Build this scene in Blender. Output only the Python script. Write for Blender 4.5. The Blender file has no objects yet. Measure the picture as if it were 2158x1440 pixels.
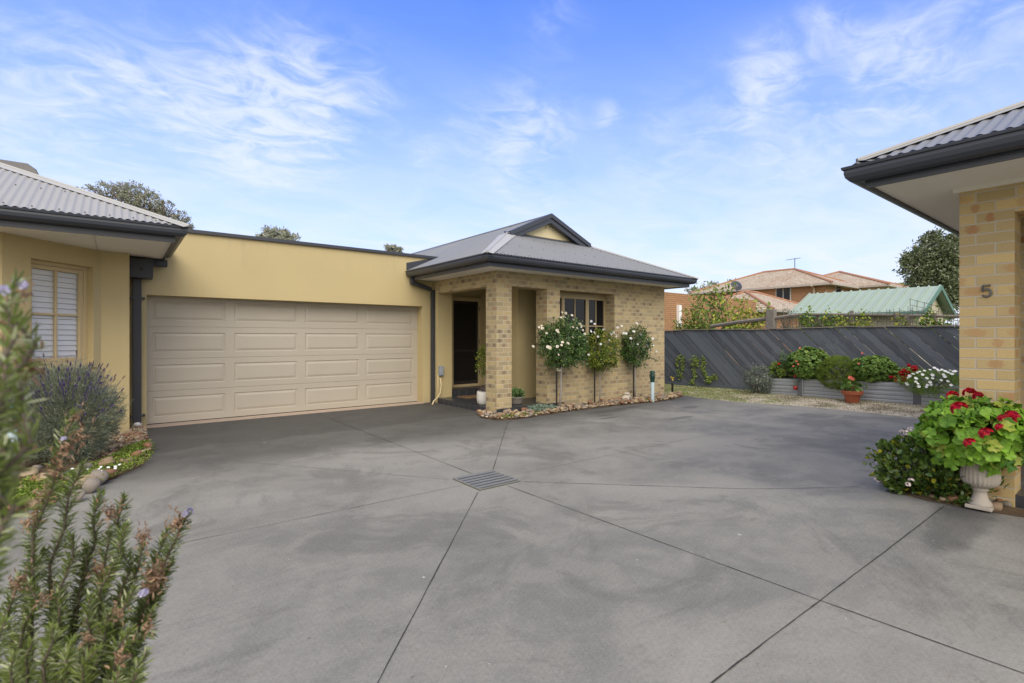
import bpy, math, random
import numpy as np
from mathutils import Vector, Matrix
R = math.radians
random.seed(7); rng = np.random.default_rng(7)
S = bpy.context.scene
COL = S.collection

# ------------------------------------------------------------------ camera
H = 1.45                      # eye height; houses lie along world X (garage front) and Y
F = 1065.6 / 2158.0           # focal length over picture width
cam = bpy.data.cameras.new('camera'); camo = bpy.data.objects.new('camera', cam); COL.objects.link(camo)
cam.sensor_width = 36; cam.lens = 36 * F; cam.shift_y = -(720 - 711.2) / 2158.0
cam.clip_start = .05; cam.clip_end = 4000
camo.location = (0, 0, H); camo.rotation_euler = (R(90), 0, -R(38))
cam.dof.use_dof = True; cam.dof.focus_distance = 7.5; cam.dof.aperture_fstop = 5.6
S.camera = camo

# ------------------------------------------------------------------ sky, sun, exposure
SUN = Vector((-.38, -.76, .80)).normalized()
w = bpy.data.worlds.new('World'); S.world = w; w.use_nodes = True
nt = w.node_tree; N = nt.nodes; L = nt.links; N.clear()
def wn(t, **k):
    n = N.new(t)
    for a, b in k.items(): setattr(n, a, b)
    return n
def wm(op, a, b=None, c=None, clamp=False):
    n = N.new('ShaderNodeMath'); n.operation = op; n.use_clamp = clamp
    for i, v in enumerate((a, b, c)):
        if v is None: continue
        if hasattr(v, 'is_linked') or hasattr(v, 'links'): L.new(v, n.inputs[i])
        else: n.inputs[i].default_value = v
    return n.outputs[0]
out = wn('ShaderNodeOutputWorld'); bg = wn('ShaderNodeBackground'); L.new(bg.outputs[0], out.inputs[0])
sky = wn('ShaderNodeTexSky', sky_type='NISHITA', sun_disc=False)
sky.sun_elevation = math.asin(SUN.z); sky.sun_rotation = math.atan2(SUN.x, SUN.y)
sky.air_density = 1.0; sky.dust_density = .3; sky.ozone_density = 2.2
geo = wn('ShaderNodeTexCoord')
sep = wn('ShaderNodeSeparateXYZ'); L.new(geo.outputs['Generated'], sep.inputs[0])
den = wm('ADD', wm('MAXIMUM', sep.outputs[2], 0.0), .12)
px_ = wm('DIVIDE', sep.outputs[0], den); py_ = wm('DIVIDE', sep.outputs[1], den)
comb = wn('ShaderNodeCombineXYZ'); L.new(px_, comb.inputs[0]); L.new(py_, comb.inputs[1])
mp = wn('ShaderNodeMapping'); L.new(comb.outputs[0], mp.inputs[0]); mp.inputs['Rotation'].default_value = (0, 0, R(35)); mp.inputs['Scale'].default_value = (1.0, 1.35, 1)
n1 = wn('ShaderNodeTexNoise'); L.new(mp.outputs[0], n1.inputs[0]); n1.inputs['Scale'].default_value = 2.1; n1.inputs['Detail'].default_value = 9; n1.inputs['Roughness'].default_value = .56; n1.inputs['Distortion'].default_value = .7
n2 = wn('ShaderNodeTexNoise'); L.new(mp.outputs[0], n2.inputs[0]); n2.inputs['Scale'].default_value = .45; n2.inputs['Detail'].default_value = 3
# thin wisps placed by compass direction: (picture x, y, sharpness, amount)
wsum = None
for (cx, cy, k, amt) in ((620, 165, 500, .9), (700, 190, 450, 1.0), (560, 190, 450, .7), (770, 205, 700, .45), (640, 235, 450, .95), (540, 250, 400, .8), (450, 225, 400, .65), (340, 195, 400, .75), (280, 190, 600, .6), (520, 305, 500, .75), (560, 330, 800, .5), (650, 290, 500, .6), (180, 235, 300, .5), (60, 240, 220, .5), (1090, 245, 900, .7), (1150, 275, 700, .45), (1070, 330, 700, .5), (980, 270, 900, .3), (905, 320, 2500, .6), (1600, 170, 1200, .8), (1640, 140, 1200, .6), (1590, 185, 3000, .6), (1740, 60, 1600, .45), (1700, 95, 1600, .35), (1840, 125, 1400, .9), (1870, 105, 1600, .5), (1980, 100, 600, .45), (2080, 95, 500, .35), (1900, 215, 700, .6), (1830, 240, 700, .35), (1640, 255, 500, .4), (1500, 250, 500, .25), (1170, 55, 900, .22), (1283, 238, 4000, .6), (1400, 330, 300, .3), (60, 90, 300, .2), (1120, 400, 300, .35), (1700, 300, 200, .3)):
    r = (cx - 1079) / 1065.6; u = (711.2 - cy) / 1065.6
    d = Vector((r * math.sin(R(52)) + math.cos(R(52)), -r * math.cos(R(52)) + math.sin(R(52)), u)).normalized()
    dp = wn('ShaderNodeVectorMath', operation='DOT_PRODUCT'); nrm = wn('ShaderNodeVectorMath', operation='NORMALIZE')
    L.new(geo.outputs['Generated'], nrm.inputs[0]); L.new(nrm.outputs[0], dp.inputs[0]); dp.inputs[1].default_value = d
    e = wm('MULTIPLY', wm('EXPONENT', wm('MULTIPLY', wm('SUBTRACT', dp.outputs['Value'], 1.0), float(k))), amt)
    wsum = e if wsum is None else wm('ADD', wsum, e)
# unseen white cloud added behind and above the camera as neutral fill light
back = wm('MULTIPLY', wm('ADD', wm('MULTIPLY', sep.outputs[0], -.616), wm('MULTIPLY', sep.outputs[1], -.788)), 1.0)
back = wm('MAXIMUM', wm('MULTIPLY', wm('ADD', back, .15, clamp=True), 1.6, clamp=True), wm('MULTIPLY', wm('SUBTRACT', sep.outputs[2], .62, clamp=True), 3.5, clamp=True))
n4 = wn('ShaderNodeTexNoise'); L.new(mp.outputs[0], n4.inputs[0]); n4.inputs['Scale'].default_value = 5.5; n4.inputs['Detail'].default_value = 8; n4.inputs['Roughness'].default_value = .6; n4.inputs['Distortion'].default_value = 1.2
tx_ = wm('MULTIPLY', wm('SUBTRACT', wm('ADD', wm('MULTIPLY', n4.outputs['Fac'], .6), wm('MULTIPLY', n1.outputs['Fac'], .4)), .36), 3.2, clamp=True)
tx_ = wm('MULTIPLY', tx_, tx_)
cl = wm('SUBTRACT', 1.0, wm('EXPONENT', wm('MULTIPLY', wm('MULTIPLY', wsum, tx_), -2.3)))
hz = wm('EXPONENT', wm('MULTIPLY', wm('POWER', wm('DIVIDE', wm('MAXIMUM', sep.outputs[2], 0.0), .385), 2.0), -1.0))
n3 = wm('MULTIPLY', wm('SUBTRACT', n1.outputs['Fac'], .5), .8)
hz = wm('ADD', hz, wm('MULTIPLY', wm('MULTIPLY', n3, .8), hz), clamp=True)
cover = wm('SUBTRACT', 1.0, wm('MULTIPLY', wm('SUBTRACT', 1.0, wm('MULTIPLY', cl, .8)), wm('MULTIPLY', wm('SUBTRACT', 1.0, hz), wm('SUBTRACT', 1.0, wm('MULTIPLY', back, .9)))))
tint = wn('ShaderNodeMix', data_type='RGBA', blend_type='MULTIPLY'); tint.inputs[0].default_value = 1
L.new(sky.outputs[0], tint.inputs[6]); tint.inputs[7].default_value = (.30, .92, 2.1, 1)
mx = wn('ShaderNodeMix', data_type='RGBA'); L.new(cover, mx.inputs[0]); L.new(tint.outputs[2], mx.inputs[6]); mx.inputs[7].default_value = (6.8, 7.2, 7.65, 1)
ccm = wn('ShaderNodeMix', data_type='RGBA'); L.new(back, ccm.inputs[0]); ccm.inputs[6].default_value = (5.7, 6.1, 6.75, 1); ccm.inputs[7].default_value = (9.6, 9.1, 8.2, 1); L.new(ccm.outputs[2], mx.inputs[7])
L.new(mx.outputs[2], bg.inputs[0]); bg.inputs[1].default_value = .122
sl = bpy.data.lights.new('sun', 'SUN'); sl.energy = 2.0; sl.angle = R(48); sl.color = (1, .93, .82)
so = bpy.data.objects.new('sun', sl); COL.objects.link(so); so.rotation_euler = SUN.to_track_quat('Z', 'Y').to_euler()
S.view_settings.view_transform = 'Standard'; S.view_settings.look = 'None'; S.view_settings.gamma = 1; S.view_settings.exposure = 0.36
S.render.engine = 'CYCLES'
S.cycles.use_denoising = True
S.cycles.max_bounces = 6; S.cycles.transparent_max_bounces = 8

# ------------------------------------------------------------------ picture -> place (real distances)
def ray(px):
    r = (px - 1079) / 1065.6
    return (r * math.sin(R(52)) + math.cos(R(52)), -r * math.cos(R(52)) + math.sin(R(52)))
def gr(px, py, z=0):
    t = (H - z) * 1065.6 / (py - 711.2); d = ray(px); return (t * d[0], t * d[1])
def at(px, py, t):
    d = ray(px); return Vector((t * d[0], t * d[1], H - (py - 711.2) / 1065.6 * t))
def onX(px, py, X): return at(px, py, X / ray(px)[0])
def onY(px, py, Y): return at(px, py, Y / ray(px)[1])

# ------------------------------------------------------------------ materials
def nodes(m):
    m.use_nodes = True; nt = m.node_tree; return nt, nt.nodes['Principled BSDF']
class G:
    def __init__(s, m): s.nt, s.p = nodes(m); s.N = s.nt.nodes; s.L = s.nt.links
    def put(s, sock, v):
        if hasattr(v, 'links'): s.L.new(v, sock)
        else: sock.default_value = v
    def m(s, op, a, b=None, c=None, clamp=False):
        n = s.N.new('ShaderNodeMath'); n.operation = op; n.use_clamp = clamp
        for i, v in enumerate((a, b, c)):
            if v is not None: s.put(n.inputs[i], v)
        return n.outputs[0]
    def mix(s, f, a, b, bt='MIX'):
        n = s.N.new('ShaderNodeMix'); n.data_type = 'RGBA'; n.blend_type = bt
        s.put(n.inputs[0], f)
        for i, v in ((6, a), (7, b)):
            if isinstance(v, tuple) and len(v) == 3: v = v + (1,)
            s.put(n.inputs[i], v)
        return n.outputs[2]
    def noise(s, scale, detail=4, rough=.55, vec=None, dist=0):
        n = s.N.new('ShaderNodeTexNoise'); n.inputs['Scale'].default_value = scale; n.inputs['Detail'].default_value = detail; n.inputs['Roughness'].default_value = rough; n.inputs['Distortion'].default_value = dist
        s.L.new(vec or s.pos(), n.inputs['Vector']); return n.outputs['Fac']
    def pos(s):
        if not hasattr(s, '_g'): s._g = s.N.new('ShaderNodeNewGeometry')
        return s._g.outputs['Position']
    def g(s, k): s.pos(); return s._g.outputs[k]
    def obj(s):
        n = s.N.new('ShaderNodeTexCoord'); return n.outputs['Object']
    def ramp(s, f, lo, hi): # smooth step
        n = s.N.new('ShaderNodeMapRange'); n.interpolation_type = 'SMOOTHSTEP'; s.put(n.inputs[0], f); n.inputs[1].default_value = lo; n.inputs[2].default_value = hi; return n.outputs[0]
    def sep(s, v):
        n = s.N.new('ShaderNodeSeparateXYZ'); s.L.new(v, n.inputs[0]); return n.outputs
    def comb(s, x, y, z=0.0):
        n = s.N.new('ShaderNodeCombineXYZ'); s.put(n.inputs[0], x); s.put(n.inputs[1], y); s.put(n.inputs[2], z); return n.outputs[0]
    def bump(s, h, st=.3, dist=.01):
        n = s.N.new('ShaderNodeBump'); s.put(n.inputs['Height'], h); n.inputs['Strength'].default_value = st; n.inputs['Distance'].default_value = dist; s.L.new(n.outputs[0], s.p.inputs['Normal'])
    def col(s, v): s.put(s.p.inputs['Base Color'], v if not (isinstance(v, tuple) and len(v) == 3) else v + (1,))
def M(name, c, rough=.7, var=.12, scale=6, bump=0, bscale=60, spec=.4, metal=0, stain=None):
    m = bpy.data.materials.new(name); g = G(m)
    a = g.noise(scale, 5); b = tuple(x * (1 - var) for x in c); d = tuple(min(1, x * (1 + var)) for x in c)
    cc = g.mix(a, b, d)
    if stain:
        sc, amt, sc_col = stain
        cc = g.mix(g.m('MULTIPLY', g.ramp(g.noise(sc, 6, .65), .52, .75), amt), cc, sc_col)
    g.col(cc); g.p.inputs['Roughness'].default_value = rough; g.p.inputs['Specular IOR Level'].default_value = spec; g.p.inputs['Metallic'].default_value = metal
    if bump: g.bump(g.noise(bscale, 4), bump)
    return m
def leafmat(name, c1, c2, c3=None, rough=.5, trans=.25, p3=.12, spec=.35):
    m = bpy.data.materials.new(name); g = G(m); rnd = g.g('Random Per Island')
    cc = g.mix(rnd, c1, c2)
    cc = g.mix(g.m('MULTIPLY', g.ramp(g.noise(3.2, 3), .42, .62), .45), cc, tuple(x * 1.25 for x in c2))
    if c3:
        cc = g.mix(g.m('LESS_THAN', g.m('FRACT', g.m('MULTIPLY', rnd, 37.7)), p3), cc, c3)
    g.col(cc); g.p.inputs['Roughness'].default_value = rough; g.p.inputs['Specular IOR Level'].default_value = spec
    tr = g.N.new('ShaderNodeBsdfTranslucent'); g.put(tr.inputs[0], cc)
    ms = g.N.new('ShaderNodeMixShader'); ms.inputs[0].default_value = trans
    g.L.new(g.p.outputs[0], ms.inputs[1]); g.L.new(tr.outputs[0], ms.inputs[2]); g.L.new(ms.outputs[0], g.N['Material Output'].inputs[0])
    return m
def brickmat(name, c1, c2, blot1, blot2, mortar, bw=.24, rh=.086, uo=0, vo=0, pb=.3, ms=.011, bs=(.09, .13), pw=2.0, namp=1.8):
    m = bpy.data.materials.new(name); g = G(m)
    p = g.sep(g.pos()); n = g.sep(g.g('True Normal'))
    isx = g.m('GREATER_THAN', g.m('ABSOLUTE', n[0]), .5)
    u = g.m('ADD', g.m('MULTIPLY', p[1], isx), g.m('MULTIPLY', p[0], g.m('SUBTRACT', 1.0, isx)))
    u = g.m('ADD', u, uo); v = g.m('ADD', p[2], vo)
    wob = g.m('MULTIPLY', g.m('SUBTRACT', g.noise(9, 2), .5), .006)
    v = g.m('ADD', v, wob)
    vv = g.m('DIVIDE', v, rh); row = g.m('FLOOR', vv); fv = g.m('FRACT', vv)
    uu = g.m('ADD', g.m('DIVIDE', u, bw), g.m('MULTIPLY', g.m('MODULO', g.m('ABSOLUTE', row), 2.0), .5))
    cu = g.m('FLOOR', uu); fu = g.m('FRACT', uu)
    wnz = g.N.new('ShaderNodeTexWhiteNoise'); wnz.noise_dimensions = '3D'
    g.L.new(g.comb(cu, row, isx), wnz.inputs['Vector']); rv = wnz.outputs['Value']; rc = g.sep(wnz.outputs['Color'])
    # mortar: distance to edge in metres
    du = g.m('MULTIPLY', g.m('MINIMUM', fu, g.m('SUBTRACT', 1.0, fu)), bw); dv = g.m('MULTIPLY', g.m('MINIMUM', fv, g.m('SUBTRACT', 1.0, fv)), rh)
    ed = g.m('ADD', g.m('MINIMUM', du, dv), g.m('MULTIPLY', g.m('SUBTRACT', g.noise(120, 3), .5), .004))
    br = g.ramp(ed, ms * .35, ms * .7)
    base = g.mix(rv, c1, c2)
    base = g.mix(g.m('MULTIPLY', g.ramp(g.noise(90, 5, .7), .45, .7), .35), base, tuple(x * .62 for x in c1))
    base = g.mix(g.ramp(g.noise(260, 2, .5), .66, .72), base, tuple(x * .35 for x in c1))
    # flashed blotch near the middle of some bricks
    ex = g.m('DIVIDE', g.m('SUBTRACT', fu, g.m('ADD', .35, g.m('MULTIPLY', rc[0], .3))), g.m('ADD', bs[0], g.m('MULTIPLY', rc[2], bs[1])))
    ey = g.m('DIVIDE', g.m('SUBTRACT', fv, .5), .45)
    rr = g.m('ADD', g.m('POWER', g.m('ABSOLUTE', ex), pw), g.m('POWER', g.m('ABSOLUTE', ey), pw + 1.0))
    rr = g.m('ADD', rr, g.m('MULTIPLY', g.m('SUBTRACT', g.noise(38, 5, .65), .5), namp))
    bl = g.m('MULTIPLY', g.m('SUBTRACT', 1.0, g.ramp(rr, .25, 1.5)), g.m('LESS_THAN', rc[1], pb))
    bcol = g.mix(g.ramp(rc[2], .45, .55), blot1, blot2)
    base = g.mix(g.m('MULTIPLY', bl, g.m('ADD', .25, g.m('MULTIPLY', rv, .6))), base, bcol)
    cc = g.mix(br, mortar, base)
    cc = g.mix(g.m('MULTIPLY', g.ramp(g.noise(.9, 4), .5, .75), .12), cc, tuple(x * .5 for x in c1))
    g.col(cc); g.p.inputs['Roughness'].default_value = .88; g.p.inputs['Specular IOR Level'].default_value = .2
    g.bump(g.m('ADD', br, g.m('MULTIPLY', g.noise(140, 4), .35)), .55, .006)
    return m
def tilemat(name, c, grout, size, rough=.35):
    m = bpy.data.materials.new(name); g = G(m); p = g.sep(g.pos()); n = g.sep(g.g('True Normal'))
    isz = g.m('GREATER_THAN', g.m('ABSOLUTE', n[2]), .5); isx = g.m('GREATER_THAN', g.m('ABSOLUTE', n[0]), .5)
    d = []
    for k, off in ((0, .03), (1, .075)):
        f = g.m('FRACT', g.m('DIVIDE', g.m('ADD', p[k], off + 50), size)); d.append(g.m('MINIMUM', f, g.m('SUBTRACT', 1.0, f)))
    dx = g.m('ADD', d[0], g.m('MULTIPLY', isx, 5.0)); dy = g.m('ADD', d[1], g.m('MULTIPLY', g.m('SUBTRACT', 1.0, g.m('MAXIMUM', isz, isx)), 5.0))
    e = g.ramp(g.m('MINIMUM', dx, dy), .012, .03)
    cc = g.mix(g.noise(7, 5), tuple(x * .7 for x in c), tuple(x * 1.3 for x in c)); g.col(g.mix(e, grout, cc)); g.p.inputs['Roughness'].default_value = rough
    g.bump(e, .4, .004); return m

mRender = M('ochre_render', (.525, .425, .228), .9, .06, 1.1, .35, 130, .15, stain=(.9, .3, (.45, .36, .20)))
g = G(mRender); bc = g.p.inputs['Base Color'].links[0].from_socket; sp = g.sep(g.pos())
sv = g.comb(g.m('MULTIPLY', sp[0], 5.0), g.m('MULTIPLY', sp[1], 5.0), g.m('MULTIPLY', sp[2], .45))
stk = g.m('MULTIPLY', g.ramp(g.noise(1.0, 5, .65, vec=sv), .50, .72), g.ramp(g.m('ADD', sp[2], g.m('MULTIPLY', g.noise(2.0, 4), .8)), 2.9, 3.6))
ft = g.m('MULTIPLY', g.ramp(g.m('ADD', sp[2], g.m('MULTIPLY', g.noise(3.0, 5), .3)), .36, .12), .35)
cc = g.mix(g.m('MULTIPLY', stk, .38), bc, (.34, .30, .20)); g.col(g.mix(ft, cc, (.38, .29, .19)))
mCream = M('cream_paint', (.56, .44, .25), .5, .05, 3, 0)
mGable = M('gable_paint', (.70, .60, .36), .6, .04, 3)
mSoffit = M('soffit_paint', (.80, .76, .68), .8, .05, 1.2, stain=(2.2, .2, (.68, .63, .55)))
mTrim = M('charcoal_metal', (.038, .042, .055), .38, .12, 3, 0, spec=.5)
mPipe = M('charcoal_pipe', (.042, .045, .053), .5, .12, 3, .05, 30)
mRoof = M('grey_roof_metal', (.315, .31, .30), .5, .06, 1.2, 0, spec=.4, stain=(1.6, .25, (.31, .31, .32)))
mRoofB = M('slate_roof_metal', (.185, .192, .207), .45, .06, 1.2, 0, spec=.4, stain=(1.6, .25, (.19, .195, .215)))
mFlash = M('pale_flashing', (.38, .375, .365), .5, .06, 1.5, 0, spec=.5, stain=(3, .2, (.33, .33, .35)))
mDoor = M('door_enamel', (.43, .385, .315), .45, .05, 2.5, .03, 400, .4, stain=(2.2, .22, (.37, .32, .25)))
mDoorGap = M('rubber_seal', (.02, .02, .02), .8)
mThresh = M('threshold_concrete', (.42, .33, .26), .9, .15, 8, .2)
mBrick = brickmat('tan_brick', (.51, .40, .215), (.33, .265, .165), (.36, .20, .115), (.18, .13, .10), (.49, .43, .31), uo=.029, vo=.03, pb=.55)
mBrick5 = brickmat('yellow_brick', (.62, .455, .215), (.44, .335, .175), (.38, .18, .085), (.46, .25, .11), (.50, .44, .34), uo=.02, vo=.016, pb=.5, bs=(.12, .20), pw=1.6, namp=3.0)
mBrickO = brickmat('orange_brick', (.47, .255, .125), (.40, .215, .105), (.5, .3, .15), (.36, .17, .09), (.20, .13, .09), uo=.1, vo=0, pb=.25, ms=.02)
mTile = tilemat('charcoal_tile', (.04, .042, .05), (.13, .13, .13), .2)
mDark = M('dark_screen', (.010, .008, .008), .5, .3, 20)
mBlackG = M('dark_glass', (.008, .009, .012), .04, 0, 1, spec=.25)
mWhite = M('shutter_white', (.86, .86, .85), .5, .03, 3)
mPVC = M('white_plastic', (.75, .75, .72), .4, .06, 8)
mRock = M('river_rock', (.26, .16, .095), .85, .45, 7, .4, 40, .25)
mRockP = M('pale_rock', (.52, .46, .38), .85, .35, 12, .4, 40, .25)
mBark = M('bark', (.14, .11, .085), .9, .35, 20, .6, 60)
mBarkP = M('pale_bark', (.30, .27, .235), .9, .25, 25, .5, 60)
mSoil = M('soil', (.10, .07, .045), .95, .4, 9, .6, 40, .1)
mStake = M('black_stake', (.018, .016, .016), .6)
mBollG = M('green_plastic', (.006, .045, .038), .4)
mBollP = M('grey_blue_pipe', (.36, .45, .48), .45, .06, 6, stain=(6, .2, (.25, .3, .3)))
mUrn = M('weathered_urn', (.40, .355, .30), .9, .15, 10, .4, 50, stain=(5, .6, (.24, .21, .17)))
mTerra = M('terracotta', (.33, .095, .045), .75, .15, 6, .1)
mPotW = M('white_pot', (.62, .60, .55), .75, .12, 14, .3, 60, stain=(7, .4, (.42, .38, .3)))
mPotG = M('stone_pot', (.20, .18, .155), .85, .2, 10, .3)
mMeter = M('meter_grey', (.26, .29, .33), .45)
mHose = M('cream_hose', (.62, .50, .30), .5)
mZinc = M('zinc_sheet', (.34, .36, .385), .5, .12, 3, 0, metal=.3, stain=(3, .45, (.22, .24, .26)))
mPost = M('planter_post', (.13, .135, .15), .7)
mOldWood = M('grey_timber', (.20, .175, .15), .9, .35, 12, .5, 30)
mSteel = M('dark_wire', (.10, .075, .06), .7)
mMat = M('coir_mat', (.22, .13, .06), .95, .3, 80, .6, 120)
mNum = M('pewter_number', (.16, .15, .135), .5, .1, 10, metal=.5)
mShed = M('green_shed_metal', (.30, .375, .315), .5, .06, 1.5)
mShedW = M('shed_cream', (.50, .46, .34), .8)
mShedG = M('shed_green', (.10, .20, .16), .6)
mTR = bpy.data.materials.new('roof_tile'); g = G(mTR)
p = g.sep(g.pos()); f = g.m('FRACT', g.m('DIVIDE', p[2], .125)); f2 = g.m('FRACT', g.m('DIVIDE', g.m('ADD', p[1], g.m('MULTIPLY', p[0], 1.0)), .33))
cc = g.mix(g.ramp(g.noise(.7, 6, .65), .38, .62), (.34, .235, .155), (.40, .335, .25)); cc = g.mix(g.ramp(g.noise(6, 4), .45, .6), cc, (.50, .44, .34))
cc = g.mix(g.m('MULTIPLY', g.m('LESS_THAN', f, .25), .55), cc, (.12, .06, .04)); cc = g.mix(g.m('MULTIPLY', g.m('LESS_THAN', f2, .2), .35), cc, (.2, .1, .06)); g.col(cc); g.p.inputs['Roughness'].default_value = .85
mRidge = M('ridge_tile', (.34, .17, .10), .8, .2, 3)

# glass pane
mGlass = bpy.data.materials.new('window_glass'); g = G(mGlass)
tb = g.N.new('ShaderNodeBsdfTransparent'); gl = g.N.new('ShaderNodeBsdfGlossy'); gl.inputs['Roughness'].default_value = .02
fr = g.N.new('ShaderNodeFresnel'); fr.inputs[0].default_value = 1.5; ms = g.N.new('ShaderNodeMixShader'); g.put(ms.inputs[0], g.m('MULTIPLY', fr.outputs[0], .45)); g.L.new(tb.outputs[0], ms.inputs[1]); g.L.new(gl.outputs[0], ms.inputs[2]); g.L.new(ms.outputs[0], g.N['Material Output'].inputs[0])

# driveway
mDrive = bpy.data.materials.new('driveway_concrete'); g = G(mDrive)
a = g.noise(.55, 6, .6, dist=.6); b = g.noise(2.4, 7, .65, dist=.4)
cc = g.mix(g.ramp(a, .35, .66), (.152, .149, .136), (.262, .253, .228))
cc = g.mix(g.m('MULTIPLY', g.ramp(b, .42, .62), .42), cc, (.28, .268, .235))
cc = g.mix(g.m('MULTIPLY', g.ramp(g.noise(.9, 5, .7, dist=1.2), .5, .62), .5), cc, (.10, .097, .088))
st = g.comb(g.m('MULTIPLY', g.sep(g.pos())[0], .35), g.m('MULTIPLY', g.sep(g.pos())[1], 1.6), 0.0)
cc = g.mix(g.m('MULTIPLY', g.ramp(g.noise(1.6, 6, .7, vec=st, dist=.8), .52, .68), .26), cc, (.30, .28, .245))
cc = g.mix(g.m('MULTIPLY', g.ramp(g.noise(38, 6, .85), .38, .66), .36), cc, (.10, .10, .10))
cc = g.mix(g.m('MULTIPLY', g.ramp(g.noise(75, 5, .9), .42, .66), .34), cc, (.37, .36, .33))
cc = g.mix(g.m('MULTIPLY', g.ramp(g.noise(14, 2, .4), .78, .80), .6), cc, (.55, .54, .50))
cc = g.mix(g.m('MULTIPLY', g.ramp(g.noise(55, 2, .4), .75, .78), .8), cc, (.03, .03, .03))
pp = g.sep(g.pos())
# darker apron strip beside the garage and the houses
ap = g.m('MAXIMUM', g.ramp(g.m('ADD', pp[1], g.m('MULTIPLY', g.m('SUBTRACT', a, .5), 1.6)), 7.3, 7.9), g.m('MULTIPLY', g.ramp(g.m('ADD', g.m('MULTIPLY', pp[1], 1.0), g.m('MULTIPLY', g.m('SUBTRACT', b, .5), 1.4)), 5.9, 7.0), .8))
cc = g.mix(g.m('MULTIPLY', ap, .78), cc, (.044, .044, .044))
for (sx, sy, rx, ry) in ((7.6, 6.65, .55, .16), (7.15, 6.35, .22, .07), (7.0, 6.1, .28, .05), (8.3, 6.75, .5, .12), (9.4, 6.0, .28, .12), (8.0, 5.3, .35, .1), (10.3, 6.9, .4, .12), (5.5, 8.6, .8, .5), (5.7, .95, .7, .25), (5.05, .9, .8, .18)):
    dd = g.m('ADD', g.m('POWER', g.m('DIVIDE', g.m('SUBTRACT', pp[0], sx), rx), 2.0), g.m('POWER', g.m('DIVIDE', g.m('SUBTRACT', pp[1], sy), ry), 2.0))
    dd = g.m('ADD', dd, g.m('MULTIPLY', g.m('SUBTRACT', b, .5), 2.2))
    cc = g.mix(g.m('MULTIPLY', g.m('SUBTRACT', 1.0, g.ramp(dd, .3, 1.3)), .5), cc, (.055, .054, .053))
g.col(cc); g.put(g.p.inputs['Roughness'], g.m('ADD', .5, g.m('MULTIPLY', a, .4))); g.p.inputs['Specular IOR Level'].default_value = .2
g.bump(g.m('ADD', g.noise(170, 4, .7), g.m('MULTIPLY', g.noise(18, 4), .6)), .35, .004)

mGravel = bpy.data.materials.new('gravel'); g = G(mGravel)
vr = g.N.new('ShaderNodeTexVoronoi'); vr.inputs['Scale'].default_value = 55; g.L.new(g.pos(), vr.inputs['Vector'])
cc = g.mix(g.sep(vr.outputs['Color'])[0], (.26, .22, .165), (.64, .57, .47)); cc = g.mix(g.ramp(g.noise(1.1, 5, .6), .42, .6), cc, (.15, .12, .08))
sp = g.sep(g.pos())
gm = g.m('MULTIPLY', g.ramp(g.m('ADD', g.noise(1.8, 5, .65), g.m('MULTIPLY', g.m('SUBTRACT', sp[1], 5.0), .07)), .46, .66), .8)
cc = g.mix(gm, cc, (.13, .17, .035)); g.col(cc); g.p.inputs['Roughness'].default_value = .95; g.bump(vr.outputs['Distance'], .8, .01)
mGrassG = M('far_ground', (.10, .13, .05), .95, .3, .5, .3, 5, .1)

lLav = leafmat('lavender_leaf', (.115, .145, .10), (.22, .255, .185), (.31, .33, .23), p3=.15)
lLavF = leafmat('lavender_flower', (.07, .045, .14), (.15, .11, .27), None)
lRosem = leafmat('rosemary_leaf', (.095, .14, .030), (.23, .28, .075), (.44, .47, .27), p3=.2, rough=.35, spec=.5)
lRosB = leafmat('rosemary_dry_calyx', (.12, .07, .04), (.42, .27, .17), None, rough=.7)
lRosF = leafmat('rosemary_flower', (.38, .35, .52), (.52, .49, .64), None)
lRose = leafmat('rose_leaf', (.035, .085, .022), (.085, .16, .04), (.17, .24, .04), p3=.1, rough=.4, spec=.5)
lRoseY = leafmat('rose_leaf_yellowing', (.055, .10, .018), (.17, .24, .03), (.32, .30, .04), p3=.2, rough=.4)
lPet = leafmat('rose_petal', (.82, .74, .58), (.92, .88, .80), None, rough=.6)
lWhite = leafmat('daisy_petal', (.86, .86, .86), (.95, .95, .95), None, rough=.6)
lRed = leafmat('red_petal', (.27, .003, .018), (.60, .010, .03), None, rough=.5, trans=.15)
lPink = leafmat('salmon_petal', (.72, .17, .12), (.82, .28, .20), None, rough=.6)
lGer = leafmat('geranium_leaf', (.045, .14, .012), (.23, .42, .04), (.36, .42, .07), rough=.5, trans=.3)
lGerF = leafmat('geranium_leaf_dull', (.08, .16, .03), (.17, .28, .055), (.26, .34, .07), p3=.1, rough=.55)
lRaph = leafmat('glossy_shrub_leaf', (.04, .085, .018), (.12, .19, .035), (.40, .38, .04), p3=.07, rough=.22, spec=.6)
lDaisy = leafmat('daisy_leaf', (.09, .17, .03), (.20, .31, .05), None)
lConif = leafmat('conifer_leaf', (.11, .18, .026), (.22, .30, .05), None, rough=.7)
lSilver = leafmat('silver_leaf', (.09, .12, .085), (.16, .19, .14), (.50, .52, .48), p3=.14)
lCover = leafmat('ground_cover_leaf', (.07, .13, .018), (.20, .28, .04), (.30, .33, .06), p3=.15)
lGrass = leafmat('grass_blade', (.10, .16, .02), (.26, .31, .05), (.34, .30, .12), p3=.2)
lTree = leafmat('far_tree_leaf', (.27, .285, .22), (.38, .38, .29), None)  # leaf colour lightened and greyed to stand in for distance haze
lTreeD = leafmat('dark_tree_leaf', (.085, .11, .05), (.17, .20, .10), (.34, .36, .27), p3=.12)
lVine = leafmat('vine_leaf', (.13, .20, .03), (.28, .36, .05), (.44, .42, .06), p3=.25)
lFruit = leafmat('fruit_tree_leaf', (.07, .14, .025), (.17, .26, .04), (.36, .38, .05), p3=.2)
lSucc = leafmat('succulent_leaf', (.16, .24, .17), (.28, .36, .28), None)

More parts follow.
